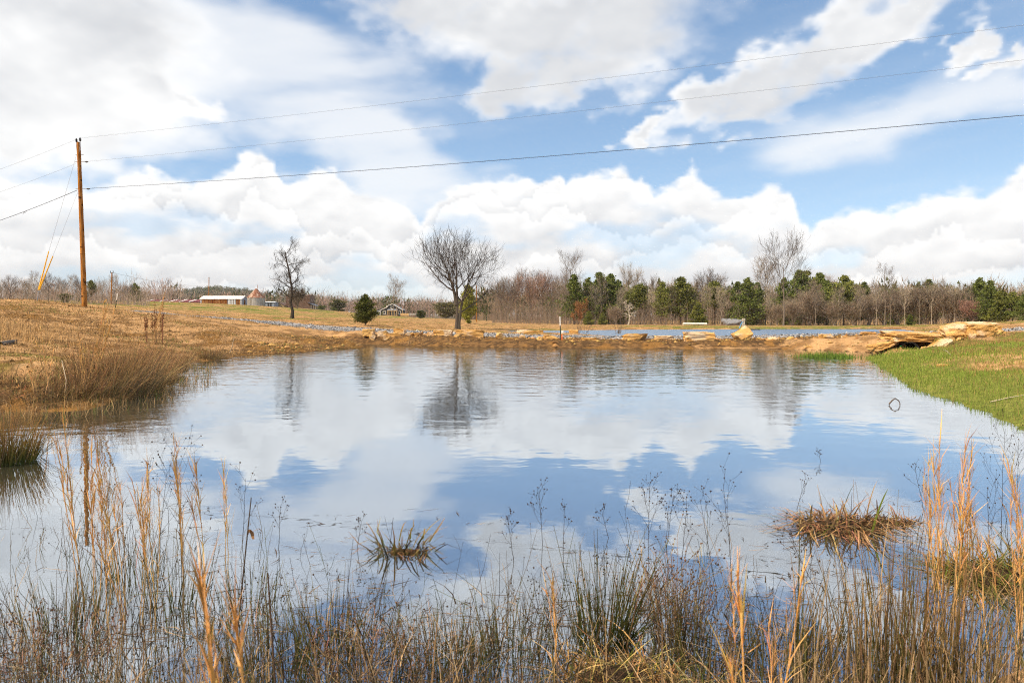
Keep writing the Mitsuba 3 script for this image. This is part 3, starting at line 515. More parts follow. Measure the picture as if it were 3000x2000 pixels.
p0, p1 = at(1698, 754, 82), at(1703.5, 741, 82); put(k + '__blue_rope', tubes(np.array([[p0, p1, at(1707, 739, 81.8)]]), .05, 5), 'blue_rope')
k = single('drift_log', 'dark log floating beside the wooden post in the upper pond', 'log', tubes(np.array([[[p[0] + .9, 83, UP + .04], [p[0] + 1.7, 83, UP + .06], [p[0] + 2.4, 83.1, UP + .03]]]), 0.09, 7), 'charcoal')
a, b = at(1569, 744.3, 108), at(1625, 744.6, 108); za, zb = float(H(a[0], 108)), float(H(b[0], 108))
k = thing('white_pipe', 'long white plastic pipe lying on the far green bank', 'pipe'); P = np.array([[a[0], 108, max(za, a[2] - .1) + .17], [b[0], 108.4, max(zb, b[2] - .1) + .17]]); scene[k] = ply(tubes(P[None], 0.17, 12), 'pvc_white', 60)
m = rock_mesh((5.2, 3.0, 2.6), 93, .0, .12); p = foot(1683, 152); m.apply_translation(p + [0, 0, .3]); single('tarpaulin_heap', 'dark grey covered heap at the foot of the woods behind the wooden post', 'heap', m, 'slate_roof', smooth=30)
# ------------------------------------------------------------------ farm buildings
def gable(x0, x1, y0, y1, z0, eave, ridge, axis='x', over=0.35, th=0.12):
    """(walls, two roof sheets) of a gabled building; the ridge runs along the axis."""
    from shapely.geometry import Polygon
    w0, w1 = (y0, y1) if axis == 'x' else (x0, x1); mid = (w0 + w1) / 2; L = (x1 - x0) if axis == 'x' else (y1 - y0)
    wall = trimesh.creation.extrude_polygon(Polygon([(w0, z0), (w1, z0), (w1, eave), (mid, ridge), (w0, eave)]), L)
    sl = (ridge - eave) / (mid - w0); roofs = []
    for s in (-1, 1):
        e = w0 - over if s < 0 else w1 + over; ze = eave - sl * over
        roofs.append(trimesh.creation.extrude_polygon(Polygon([(e, ze + .02), (mid, ridge + .02), (mid, ridge + th + .02), (e, ze + th + .02)]), L + 2 * over))
    def put_in(m, off):
        v = np.array(m.vertices); a, z, l = v[:, 0], v[:, 1], v[:, 2] + off
        m.vertices = np.column_stack([x0 + l, a, z]) if axis == 'x' else np.column_stack([a, y1 - l, z]); m.fix_normals(); return m
    return put_in(wall, 0), [put_in(r, -over) for r in roofs]
def ribs(x0, x1, n, y, z0, z1, d=.05): return join(*[box(x - .05, x + .05, y - d, y + .01, z0, z1) for x in np.linspace(x0, x1, n)])
def long_barn():
    k = thing('barn', 'long low metal barn with white roof and rusty brown wall', 'barn'); Y = 300.0
    x0, x1 = (461.5 - 1176) / F * Y, (556 - 1176) / F * Y; z0 = 7.0; ev = at(500, 686.3, Y)[2]; rd = at(500, 680, Y + 3.2)[2]
    wall, roof = gable(x0, x1, Y, Y + 6.6, z0, ev, rd); put(k + '__wall', wall, 'blue_grey')
    for r in roof: q = put(k + '__roof', r, 'white_metal')
    L = x1 - x0
    for a, b, mt, lb in ((0.03, .655, 'rusty_iron', 'long rusty brown sheet wall'), (.86, .965, 'rusty_iron', None)):
        q = put(k + '__cladding', box(x0 + L * a, x0 + L * b, Y - .08, Y - .003, z0, ev - .02), mt); put(q + '__seam', ribs(x0 + L * a + .3, x0 + L * b - .3, int(18 * (b - a)) + 2, Y - .08, z0, ev - .05), 'rusty_iron')
    for a, b in ((.67, .735), (.75, .80), (.815, .85)): put(k + '__door', box(x0 + L * a, x0 + L * b, Y - .12, Y - .003, z0, ev - .04), 'pale_metal')
    for a, b in ((.735, .75), (.80, .815)): put(k + '__door_gap', box(x0 + L * a, x0 + L * b, Y - .03, Y - .002, z0, ev - .04), 'rusty_iron')
    for xx in (x0 - .02, x1 - L * .03): put(k + '__corner_trim', box(xx, xx + L * .025, Y - .1, Y + .1, z0, ev), 'pale_metal')
    q = put(k + '__side_door', box(x1 + .003, x1 + .08, Y + 2.6, Y + 4.0, z0, ev - .4), 'rusty_iron')
long_barn()
def grain_bin():
    k = thing('grain_bin', 'round grey grain bin with a rusty cone roof beside the long barn', 'grain bin'); Y = 300.0; x = (589.5 - 1176) / F * Y; R = 24.8 / 1.29 / F * Y; z0, ze, zt = 6.4, at(590, 684, Y)[2], at(590, 663, Y)[2]
    zz = np.linspace(z0, ze, 25); rr = R + .05 * (np.arange(25) % 2); put(k + '__wall', tubes(np.column_stack([zz * 0 + x, zz * 0 + Y, zz])[None], rr[None], 48), 'galvanised', 35)
    a = np.arange(48) * 2 * np.pi / 48; rid = 1 + .012 * (np.arange(48) % 4 == 0)
    V = np.array([[x + r * q * np.cos(t), Y + r * q * np.sin(t), z] for r, z in ((R * 1.05, ze - .05), (R * .55, ze + (zt - ze) * .52), (R * .14, zt - .1), (R * .13, zt), (0.01, zt + .12)) for t, q in zip(a, rid)])
    f = np.array([[i * 48 + j, i * 48 + (j + 1) % 48, (i + 1) * 48 + (j + 1) % 48, (i + 1) * 48 + j] for i in range(4) for j in range(48)]); put(k + '__roof', (V, f), 'rust_cone', 20)
    put(k + '__ladder', ribs(x - 1.4, x - .9, 2, Y - R * .98, z0, ze, .06), 'steel')
grain_bin()
def plain_building(name, label, cat, px0, px1, Y, ev_py, rd_py, wmat, rmat, dep=7, axis='x', zdrop=2.5, over=.3):
    k = thing(name, label, cat); x0, x1 = (px0 - 1176) / F * Y, (px1 - 1176) / F * Y; g = float(H((x0 + x1) / 2, Y)); ev = at(500, ev_py, Y)[2]; rd = at(500, rd_py, Y + (dep / 2 if axis == 'x' else 0))[2]
    w, r = gable(x0, x1, Y, Y + dep, min(g - 1, ev - zdrop), ev, rd, axis, over); put(k + '__wall', w, wmat)
    for q in r: put(k + '__roof', q, rmat)
    return k, x0, x1, Y, g, ev, rd
k, x0, x1, Y, g, ev, rd = plain_building('shed', 'long low dark red metal roof showing over the hill left of the barn', 'shed', 312, 459, 312, 693.5, 688.2, 'red_roof', 'red_roof', 9)
for px in (313, 340, 372, 395, 418, 440): x = (px - 1176) / F * 312; put(k + '__roof_patch', np.array, 'white_metal') if False else put(k + '__roof_patch', (np.array([[x, 311.95 + 4.6, rd + .18], [x + .9, 311.95 + 4.6, rd + .18], [x - .3, 311.4, ev + .12], [x - 1.1, 311.4, ev + .12]]), np.array([[0, 1, 2, 3]])), 'white_metal')
k, *_ = plain_building('shed', 'small blue grey open shed right of the grain bin', 'shed', 608.5, 630, 306, 694.5, 692.8, 'blue_grey', 'pale_metal', 6)
x0, Y = _[0], _[2]; [put(k + '__opening', box(x0 + a, x0 + a + .75, Y - .05, Y - .003, 4, _[4] - .3), 'window_dark') for a in (1.3, 2.4)]
k, *_ = plain_building('cottage', 'low tan cottage with a dark gable edge between shed and brown barn', 'cottage', 630.5, 653, 312, 701, 694.8, 'tan_wall', 'brown_boards', 9, 'y')
k, x0, x1, Y, g, ev, rd = plain_building('barn', 'tall dark brown board barn standing behind the gnarled bare tree', 'barn', 657, 712, 315, 679.5, 677.2, 'brown_boards', 'brown_boards', 8, over=.1)
put(k + '__batten', ribs(x0 + .2, x1 - .2, 26, Y - .003, g - 1, ev - .05, .05), 'brown_boards')
lean = trimesh.Trimesh(np.array([[x1 - 1.0, Y - 1.2, at(0, 697, Y)[2] + .55], [x1 + 3.2, Y - 1.2, at(0, 702, Y)[2]], [x1 + 3.2, Y + 5, at(0, 702, Y)[2]], [x1 - 1.0, Y + 5, at(0, 697, Y)[2] + .55]]), np.array([[0, 1, 2], [0, 2, 3]])); lean = trimesh.util.concatenate([lean, trimesh.Trimesh(lean.vertices - [0, 0, .12], lean.faces[:, ::-1])])
q = put(k + '__lean_to_roof', lean, 'slate_roof'); [put(k + '__lean_to_post', box(x1 + a, x1 + a + .2, Y - 1, Y - .8, g - 1, at(0, 701.6, Y)[2]), 'grey_wood') for a in (.8, 1.9, 3.0)]
def black_house():
    k = thing('house', 'black gabled house with white trim and a wooden porch', 'house'); Y = 380.0; s = Y / F
    X = lambda px: (px - 1176) * s
    Z = lambda py: at(0, py, Y)[2]
    zx = lambda z: 721.3 + z * .1067
    zy = lambda z: 627.2 + z * .1067
    x0, x1, pk = X(zx(1440)), X(zx(1905)), X(zx(1690)); z0 = Z(zy(900)) - 1.2; e0, e1, zp = Z(zy(800)), Z(zy(795)), Z(zy(668))
    from shapely.geometry import Polygon
    xb, zb = X(zx(1592)), Z(zy(735))
    sec = Polygon([(x0, z0), (x1, z0), (x1, e1), (pk, zp), (xb, Z(zy(718))), (xb, zb), (x0, e0)])
    w = trimesh.creation.extrude_polygon(sec, 9.0); v = np.array(w.vertices); w.vertices = np.column_stack([v[:, 0], Y + 9 - v[:, 2], v[:, 1]]); w.fix_normals(); put(k + '__wall', w, 'black_wall')
    def sheet(a, b, y0, y1, th=.16):
        p = Polygon([(a[0], a[1] + .03), (b[0], b[1] + .03), (b[0], b[1] + th), (a[0], a[1] + th)]); m = trimesh.creation.extrude_polygon(p, y1 - y0); v = np.array(m.vertices); m.vertices = np.column_stack([v[:, 0], y1 - v[:, 2], v[:, 1]]); m.fix_normals(); return m
    put(k + '__roof', sheet((xb - .8, Z(zy(722))), (pk, zp), Y - .5, Y + 9.4), 'slate_roof'); put(k + '__roof', sheet((pk, zp), (x1 + .4, e1 - .2), Y - .5, Y + 9.4), 'slate_roof'); put(k + '__roof', sheet((x0 - .4, e0 - .1), (xb, zb + .1), Y - .5, Y + 9.4), 'slate_roof')
    # long left wing with its own slope, seen from the side
    xl = X(zx(1330)); wing = box(xl, x0 - .02, Y + 1.0, Y + 8.6, z0, Z(zy(800))); put(k + '__wing_wall', wing, 'pale_metal')
    put(k + '__wing_roof', sheet((xl - .4, Z(zy(805))), (x0 + .6, Z(zy(757))), Y + .6, Y + 9.0, .14), 'slate_roof')
    for a in ((x0 - .35, e0 - .1, xb, zb + .1), (xb - .8, Z(zy(722)), pk, zp), (pk, zp, x1 + .4, e1 - .2)):
        m = tubes(np.array([[[a[0], Y - .52, a[1] + .08], [a[2], Y - .52, a[3] + .08]]]), .15, 4); put(k + '__fascia', m, 'white_paint')
    put(k + '__eave_trim', box(xb - .9, xb + .1, Y - .3, Y + 9, Z(zy(722)) - .25, Z(zy(722)) - .02), 'white_paint')
    for a, b, c, d in ((1655, 1712, 693, 768), (1483, 1546, 815, 882), (1818, 1868, 815, 890)):
        q = put(k + '__window', box(X(zx(a)), X(zx(b)), Y - .1, Y - .003, Z(zy(d)), Z(zy(c))), 'white_paint'); put(q + '__pane', box(X(zx(a + 9)), X(zx(b - 9)), Y - .13, Y - .02, Z(zy(d - 9)), Z(zy(c + 9))), 'window_dark')
    pr = trimesh.Trimesh(*tubes(np.array([[[X(zx(1575)), Y - 1.2, Z(zy(790))], [X(zx(1830)), Y - 1.2, Z(zy(790))]]]), .01, 3)); V = np.array([[X(zx(1590)), Y - .05, Z(zy(772))], [X(zx(1800)), Y - .05, Z(zy(772))], [X(zx(1812)), Y - 2.2, Z(zy(801))], [X(zx(1588)), Y - 2.2, Z(zy(801))]])
    put(k + '__porch_roof', (np.vstack([V, V - [0, 0, .15]]), np.array([[3, 2, 1, 0], [4, 5, 6, 7], [0, 1, 5, 4], [1, 2, 6, 5], [2, 3, 7, 6], [3, 0, 4, 7]])), 'slate_roof')
    put(k + '__porch_beam', box(X(zx(1592)), X(zx(1808)), Y - 2.2, Y - 2.0, Z(zy(811)), Z(zy(802))), 'new_timber')
    for z in (1600, 1630, 1680, 1745, 1800): put(k + '__porch_post', box(X(zx(z - 4)), X(zx(z + 4)), Y - 2.15, Y - 1.95, z0, Z(zy(811))), 'new_timber')
    put(k + '__door', box(X(zx(1690)), X(zx(1730)), Y - .08, Y - .003, z0, Z(zy(820))), 'window_dark')
    k = thing('chimney_post', 'tall thin new timber post right of the black house', 'post'); scene[k] = ply(box(X(zx(1926)), X(zx(1933)), Y - 3, Y - 2.8, z0 - 1, Z(zy(730))), 'new_timber')
    k = thing('lumber_stack', 'stack of fresh yellow boards right of the black house', 'lumber stack')
    for j in range(5): put(k + '__plank', box(X(zx(1911)), X(zx(2090)) - .4 * (j % 2), Y - 8 - .1 * (j % 2), Y - 6.8, z0 + .55 + j * .3, z0 + .82 + j * .3), 'new_timber')
    k = thing('flat_trailer', 'white flat trailer bed on dark supports beside the lumber', 'trailer'); x = X(zx(2058)); put(k + '__bed', box(x, X(zx(2232)), Y - 6, Y - 3.6, Z(zy(894)), Z(zy(884))), 'white_paint'); [put(k + '__support', box(x + a, x + a + .2, Y - 5.8, Y - 5.6, z0, Z(zy(895))), 'rusty_iron') for a in (.4, 1.6, 2.9, 3.7)]
black_house()

# ------------------------------------------------------------------ trees
def kids(P, Rr, n, t0, t1, ang, length, K, up, gnarl, rtip=0.3, rmax=0.62, r=rng, taper_len=None, flat_=1.0):
    """n branches off every parent polyline: (M, K, 3) and radii."""
    N, K0 = P.shape[:2]
    t = t0 + (t1 - t0) * ((np.arange(n) + r.random((N, n))) / n); f = t * (K0 - 1); i = np.clip(f.astype(int), 0, K0 - 2); w = (f - i)[..., None]; ar = np.arange(N)[:, None]
    o = P[ar, i] * (1 - w) + P[ar, i + 1] * w; tan = P[ar, i + 1] - P[ar, i]; tan /= np.linalg.norm(tan, axis=-1, keepdims=True) + 1e-12
    rad = Rr[ar, i] * (1 - w[..., 0]) + Rr[ar, i + 1] * w[..., 0]
    az = r.random((N, 1)) * 6.28 + np.arange(n) * 2.4 + r.normal(0, 0.35, (N, n))
    ref = np.where(np.abs(tan[..., 2:]) < 0.9, [0, 0, 1.0], [1.0, 0, 0]); a = np.cross(tan, ref); a /= np.linalg.norm(a, axis=-1, keepdims=True); b = np.cross(tan, a)
    ag = np.radians(ang) * r.uniform(0.75, 1.25, (N, n)); d = tan * np.cos(ag)[..., None] + (np.cos(az)[..., None] * a + np.sin(az)[..., None] * b) * np.sin(ag)[..., None]
    L = length * r.uniform(0.7, 1.2, (N, n)) * (1 if taper_len is None else taper_len(t))
    Q = np.empty((N, n, K, 3)); Q[:, :, 0] = o
    for k in range(1, K):
        Q[:, :, k] = Q[:, :, k - 1] + d * (L / (K - 1))[..., None]; d = d + np.array([0, 0, up]) / (K - 1) + r.normal(0, gnarl, d.shape) * np.array([1, 1, flat_]); d /= np.linalg.norm(d, axis=-1, keepdims=True)
    r0 = np.minimum(rad * rmax, L * 0.035 + rad * .18); R2 = r0[..., None] * np.linspace(1, rtip, K)
    return Q.reshape(N * n, K, 3), R2.reshape(N * n, K)
def bare_tree(seed, form='vase', twig=0.0022, dense=1.0, c_bark=(0.115, 0.10, 0.085), c_twig=(0.14, 0.115, 0.10), stems=None, r0=0.02, sides=5):
    """A leafless tree one unit high: (trunk with its limbs, crown of twigs)."""
    r = np.random.default_rng(seed)
    if stems is None:
        K = 9; z = np.linspace(0, {'vase': .62, 'tall': .93, 'gnarled': .97, 'bush': .5, 'round': .8}[form], K)
        P = np.column_stack([np.cumsum(r.normal(0, .012, K)) - 0, np.cumsum(r.normal(0, .012, K)), z])[None]; P[:, :, :2] -= P[:, :1, :2]
        if form == 'bush':
            P = np.concatenate([P + r.normal(0, .02, (1, 1, 3)) * [1, 1, 0] + np.linspace(0, 1, K)[None, :, None] ** 1.2 * np.array([math.cos(g), math.sin(g), 0]) * r.uniform(.08, .30) for g in np.linspace(0, 6, 7)])
    else: P = np.array(stems, float); K = P.shape[1]
    R0 = np.broadcast_to(r0 * np.linspace(1, .28, K) ** 1.0, P.shape[:2]).copy(); R0[:, 0] *= 1.25
    n1 = {'vase': 8, 'tall': 11, 'gnarled': 13, 'bush': 5, 'round': 12}[form]; n1 = n1 if stems is None else 8
    a1 = {'vase': 40 if stems is None or len(stems) < 3 else 50, 'tall': 38, 'gnarled': 68, 'bush': 26, 'round': 52}[form]; u1 = {'vase': .55, 'tall': .7, 'gnarled': .25, 'bush': .6, 'round': .45}[form]; g1 = {'gnarled': .30}.get(form, .09)
    L1 = {'vase': .50, 'tall': .34, 'gnarled': .30, 'bush': .42, 'round': .40}[form]; t0 = {'vase': .42 if stems is None or len(stems) < 3 else .30, 'tall': .38, 'gnarled': .26, 'bush': .2, 'round': .3}[form]
    tl = (lambda t: 1.25 - .55 * t) if form != 'tall' else (lambda t: 1.2 - .75 * np.abs(t - .5))
    B1, R1 = kids(P, R0, n1, t0, .98, a1, L1, 7, u1, g1, .25, .6, r, tl, .6)
    B2, R2 = kids(B1, R1, int(7 * dense), .22, 1.0, 38, L1 * .50, 5, u1 * .5, g1 * 1.3, .3, .6, r, lambda t: 1.2 - .5 * t)
    B3, R3 = kids(B2, R2, int(6 * dense), .15, 1.0, 38, L1 * .27, 4, .25, g1 * 1.2, .5, .7, r, lambda t: 1.2 - .5 * t)
    B4, R4 = kids(B3, R3, 4, .1, 1.0, 36, L1 * .16, 3, .15, .1, .6, .8, r)
    lim = Bag().add(tubes(P, R0, 9), fade(len(P), K, 9, c_bark, c_bark, .04)).add(tubes(B1, np.maximum(R1, twig * 1.2), sides), fade(len(B1), 7, sides, c_bark, c_twig, .1))
    cr = Bag().add(tubes(B2, np.maximum(R2, twig), 3), fade(len(B2), 5, 3, c_bark, c_twig, .12)).add(ribbons(B3, np.maximum(R3, twig * .95)), fade(len(B3), 4, 2, c_twig, c_twig, .15)).add(ribbons(B4, twig * .8), fade(len(B4), 3, 2, c_twig, c_twig, .18))
    return lim, cr
def place_bag(bag, pos, h, rz=0.0, key=None, wide=1.0, lean=0.0, tone=1.0):
    v = np.vstack(bag.v) * [h * wide, h * wide, h]; c, s_ = math.cos(rz), math.sin(rz)
    v = np.column_stack([v[:, 0] * c - v[:, 1] * s_ + lean * v[:, 2], v[:, 0] * s_ + v[:, 1] * c, v[:, 2]]) + pos
    return put(key, (v, np.vstack(bag.f)), VC, False, color=np.clip(np.vstack(bag.c) * tone, .004, .95))
def set_tree(name, label, cat, tree, pos, h, rz=0, wide=1.0, group=None, lean=0.0, tone=1.0):
    k = thing(name, label, cat, group); place_bag(tree[0], pos, h, rz, k + '__trunk', wide, lean, tone); place_bag(tree[1], pos, h, rz, k + '__crown', wide, lean, tone); return k
def evergreen(seed, form='cedar', n=95, leaf=0.021, c0=(0.050, 0.080, 0.022), c1=(0.105, 0.135, 0.035), width=.25, low=.1, trunk=(0.13, 0.09, 0.065)):
    """An evergreen one unit high: boughs of many small sprays, with gaps; cedar = full cone, pine = tiers at the top."""
    r = np.random.default_rng(seed); B = Bag(); tr = Bag(); P = np.array([[[0, 0, 0], [.008, .004, .35], [-.006, .008, .7], [0, 0, .97]]]); tr.add(tubes(P, np.array([[.016, .013, .009, .003]]), 7), trunk)
    z = low + (1 - low) * (r.random(n) ** (1.0 if form == 'cedar' else .75)); t = (z - low) / (1 - low)
    prof = {'cedar': np.clip(1.15 * (1 - t) ** .75 * (t * 6 + .45).clip(0, 1), .06, 1), 'pine': np.clip((1 - t ** 2.2) * (.55 + .8 * t), .08, 1), 'round': np.sqrt(np.clip(1 - (2 * t - 1) ** 2, .03, 1))}[form]
    az = r.random(n) * 6.283; L = width * prof * np.clip(r.normal(.92, .26, n), .35, 1.45)
    tip = np.column_stack([np.cos(az) * L, np.sin(az) * L, z + (L * r.uniform(.0, .45, n) if form != 'cedar' else L * r.uniform(-.1, .35, n))]); root = np.column_stack([0 * z, 0 * z, z - .02])
    tr.add(tubes(np.stack([root, root * .45 + tip * .55 + [0, 0, -.01], tip], 1), np.array([.005, .004, .0015]), 3), trunk)
    m = 84; s_ = np.clip(r.beta(2.2, 1.15, (n, m)), 0, 1.05)[..., None]; base = root[:, None] * (1 - s_) + tip[:, None] * s_
    cl = (.036 if form != 'pine' else .042) * (.5 + prof[:, None, None]); p = base + r.normal(0, 1, (n, m, 3)) * cl * [1, 1, .55]
    sz = leaf * r.uniform(.6, 1.5, (n, m, 1)); d1 = r.normal(0, 1, (n, m, 3)) + (tip - root)[:, None] * 6; d1 /= np.linalg.norm(d1, axis=-1, keepdims=True); d2 = np.cross(d1, r.normal(0, 1, (n, m, 3))); d2 /= np.linalg.norm(d2, axis=-1, keepdims=True)
    V = np.stack([p - d2 * sz * .42, p + d2 * sz * .42, p + d1 * sz * 1.25], 2).reshape(-1, 3); tone = r.random((n, 1, 1)) * .6 + r.random((n, m, 1)) * .4
    col = np.asarray(c0) * (1 - tone) + np.asarray(c1) * tone; B.add((V, np.arange(len(V)).reshape(-1, 3)), np.repeat(col.reshape(-1, 3), 3, axis=0)); return tr, B
def hgt(py, y, base): return float(at(0, py, y)[2] - base[2])
# the two trees that stand alone, and the cedar
p = foot(1050, 74, .1); K = 9; t = np.linspace(0, 1, K)[:, None]
st1 = np.array([-.012, 0, 0]) + t * np.array([.012, .0, .84]) + np.column_stack([.010 * np.sin(t[:, 0] * 5), .01 * np.sin(t[:, 0] * 4), 0 * t[:, 0]]); st2 = np.array([.022, .01, 0]) + np.column_stack([.02 * t[:, 0] + .19 * t[:, 0] ** 2.2, .02 * t[:, 0], .70 * t[:, 0]])
st3 = np.array([-.015, .012, .30]) + np.column_stack([-.03 * t[:, 0] - .13 * t[:, 0] ** 1.7, .05 * t[:, 0], .50 * t[:, 0]])
big = bare_tree(5, 'vase', twig=.0015, dense=1.0, stems=[st1, st2, st3], r0=.023, c_bark=(.10, .088, .074), c_twig=(.055, .047, .042), sides=6)
set_tree('bare_tree', 'big bare forked tree with a wide rounded crown behind the dam', 'tree', big, p, hgt(537, 74, p) * .87, 0, .88)
p = foot(671, 85, .1); set_tree('bare_tree', 'gnarled bare tree with crooked level branches in front of the brown barn', 'tree', bare_tree(21, 'gnarled', twig=.0016, dense=1.0, r0=.024, c_bark=(.060, .052, .045), c_twig=(.055, .047, .04)), p, hgt(565, 85, p) * .95, .6, 1.0, lean=-.055)
p = foot(840, 60, .05); set_tree('cedar_tree', 'small dark green cedar standing alone by the gravel road', 'tree', evergreen(3, 'cedar', 150, .030, (.065, .088, .024), (.14, .15, .045), .36, .12), p, hgt(676, 60, p), .4)
p = foot(683, 250, .2); set_tree('bare_tree', 'grey bushy bare tree right in front of the brown barn wall', 'tree', bare_tree(61, 'bush', twig=.0026, r0=.014, c_bark=(.17, .14, .11), c_twig=(.19, .155, .125)), p, hgt(652, 250, p), 1.0, .9)
p = foot(903, 345, .2); set_tree('bare_tree', 'pale slim twin-stemmed bare tree in front of the black house', 'tree', bare_tree(62, 'tall', twig=.0019, dense=.9, r0=.012, c_bark=(.27, .23, .19), c_twig=(.25, .21, .18), stems=[np.column_stack([t[:, 0] * .02, t[:, 0] * 0, t[:, 0] * .95]), np.column_stack([.10 + t[:, 0] * .10, t[:, 0] * 0, t[:, 0] * .93])]), p, hgt(652, 345, p), 0, .9)
p = foot(1075, 120, .2); set_tree('evergreen_tree', 'bright yellow green pine seen behind the forked trunk of the big bare tree', 'tree', evergreen(8, 'round', 110, .035, (.19, .21, .04), (.32, .33, .07), .20, .05), p, hgt(658, 120, p), 0, .8)
p = foot(1327, 56.5, .05); set_tree('sapling', 'thin bare sapling with orange twigs on the clay spit', 'sapling', bare_tree(63, 'tall', twig=.0045, dense=.9, r0=.010, c_bark=(.14, .10, .07), c_twig=(.30, .15, .07)), p, hgt(705, 56.5, p), 0, 1.15)
for px, y, top, lb, wd, cc in ((152, 140, 676, 'round bright green bush at the edge of the left woods', .62, ((.07, .12, .02), (.13, .19, .03))), (967, 290, 714, 'round dark green bush right of the flat trailer', .6, ((.045, .07, .02), (.09, .12, .03))), (741, 285, 703, 'low wide green bush right of the brown barn', 1.1, ((.075, .12, .03), (.12, .17, .04))), (2090, 112, 722, 'small cone-shaped cedar alone on the far field edge', .36, ((.055, .085, .02), (.12, .14, .035))), (1023, 330, 697, 'dull olive bush left of the big bare tree', .7, ((.14, .14, .07), (.20, .19, .09))), (768, 300, 708, 'second low green bush, smaller, beyond the brown barn', .8, ((.06, .10, .03), (.12, .15, .04))), (775, 420, 690, 'hazy olive pine over the far pink woods left of the cedar', .5, ((.08, .10, .04), (.15, .15, .06)))):
    p = foot(px, y, .1); set_tree('green_bush' if wd > .4 else 'cedar_tree', lb, 'bush' if wd > .4 else 'tree', evergreen(int(px), 'round' if wd > .4 else 'cedar', 80, .06 if wd > .4 else .04, *cc, wd, .02), p, hgt(top, y, p))
# the tree line beyond the ponds and the one on the left: (column, distance, top row, width factor)
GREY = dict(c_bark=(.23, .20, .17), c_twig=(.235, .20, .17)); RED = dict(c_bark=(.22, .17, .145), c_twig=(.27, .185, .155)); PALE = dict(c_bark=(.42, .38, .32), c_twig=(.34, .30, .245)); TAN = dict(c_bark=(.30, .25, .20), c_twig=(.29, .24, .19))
POOL = {}
def pool(kind, n, **kw):
    POOL[kind] = [bare_tree(100 + 17 * i + len(kind), **kw) for i in range(n)]
pool('grey', 3, form='vase', twig=.0023, r0=.015, **GREY); pool('red', 2, form='vase', twig=.0024, r0=.014, **RED); pool('tall', 3, form='tall', twig=.0020, r0=.013, **GREY); pool('pale', 2, form='tall', twig=.0020, r0=.011, **PALE); pool('tan', 3, form='bush', twig=.0028, r0=.011, **TAN); pool('dark', 2, form='round', twig=.0023, r0=.018, c_bark=(.10, .085, .075), c_twig=(.12, .10, .09)); pool('rosy', 2, form='bush', twig=.0032, r0=.010, c_bark=(.22, .16, .135), c_twig=(.30, .185, .155))
POOL['cedar'] = [evergreen(41 + i, 'cedar', 90 + 25 * (i % 2), .024, (.072, .108, .030), (.165, .20, .055), .30 + .04 * (i % 3), .04 + .10 * (i % 2)) for i in range(4)]; POOL['pine'] = [evergreen(51 + i, 'pine', 52 + 12 * i, .027, (.10, .125, .034), (.20, .22, .06), .31, .18 + .08 * i) for i in range(4)]; POOL['lightpine'] = [evergreen(57, 'cedar', 80, .036, (.11, .14, .03), (.21, .22, .06), .34, .04)]
KIND = dict(grey=('bare_tree', 'grey brown bare tree', 'tree'), red=('bare_tree', 'reddish bare tree', 'tree'), tall=('bare_tree', 'tall slim grey bare tree', 'tree'), pale=('bare_tree', 'pale whitish bare tree', 'tree'), tan=('bare_shrub', 'tan leafless many-stemmed shrub', 'shrub'), dark=('bare_tree', 'dark broad bare tree', 'tree'), rosy=('bare_shrub', 'rosy leafless thicket bush', 'shrub'), cedar=('cedar_tree', 'dark green cedar', 'tree'), pine=('pine_tree', 'olive green pine', 'tree'), lightpine=('pine_tree', 'light green low-branched pine', 'tree'))
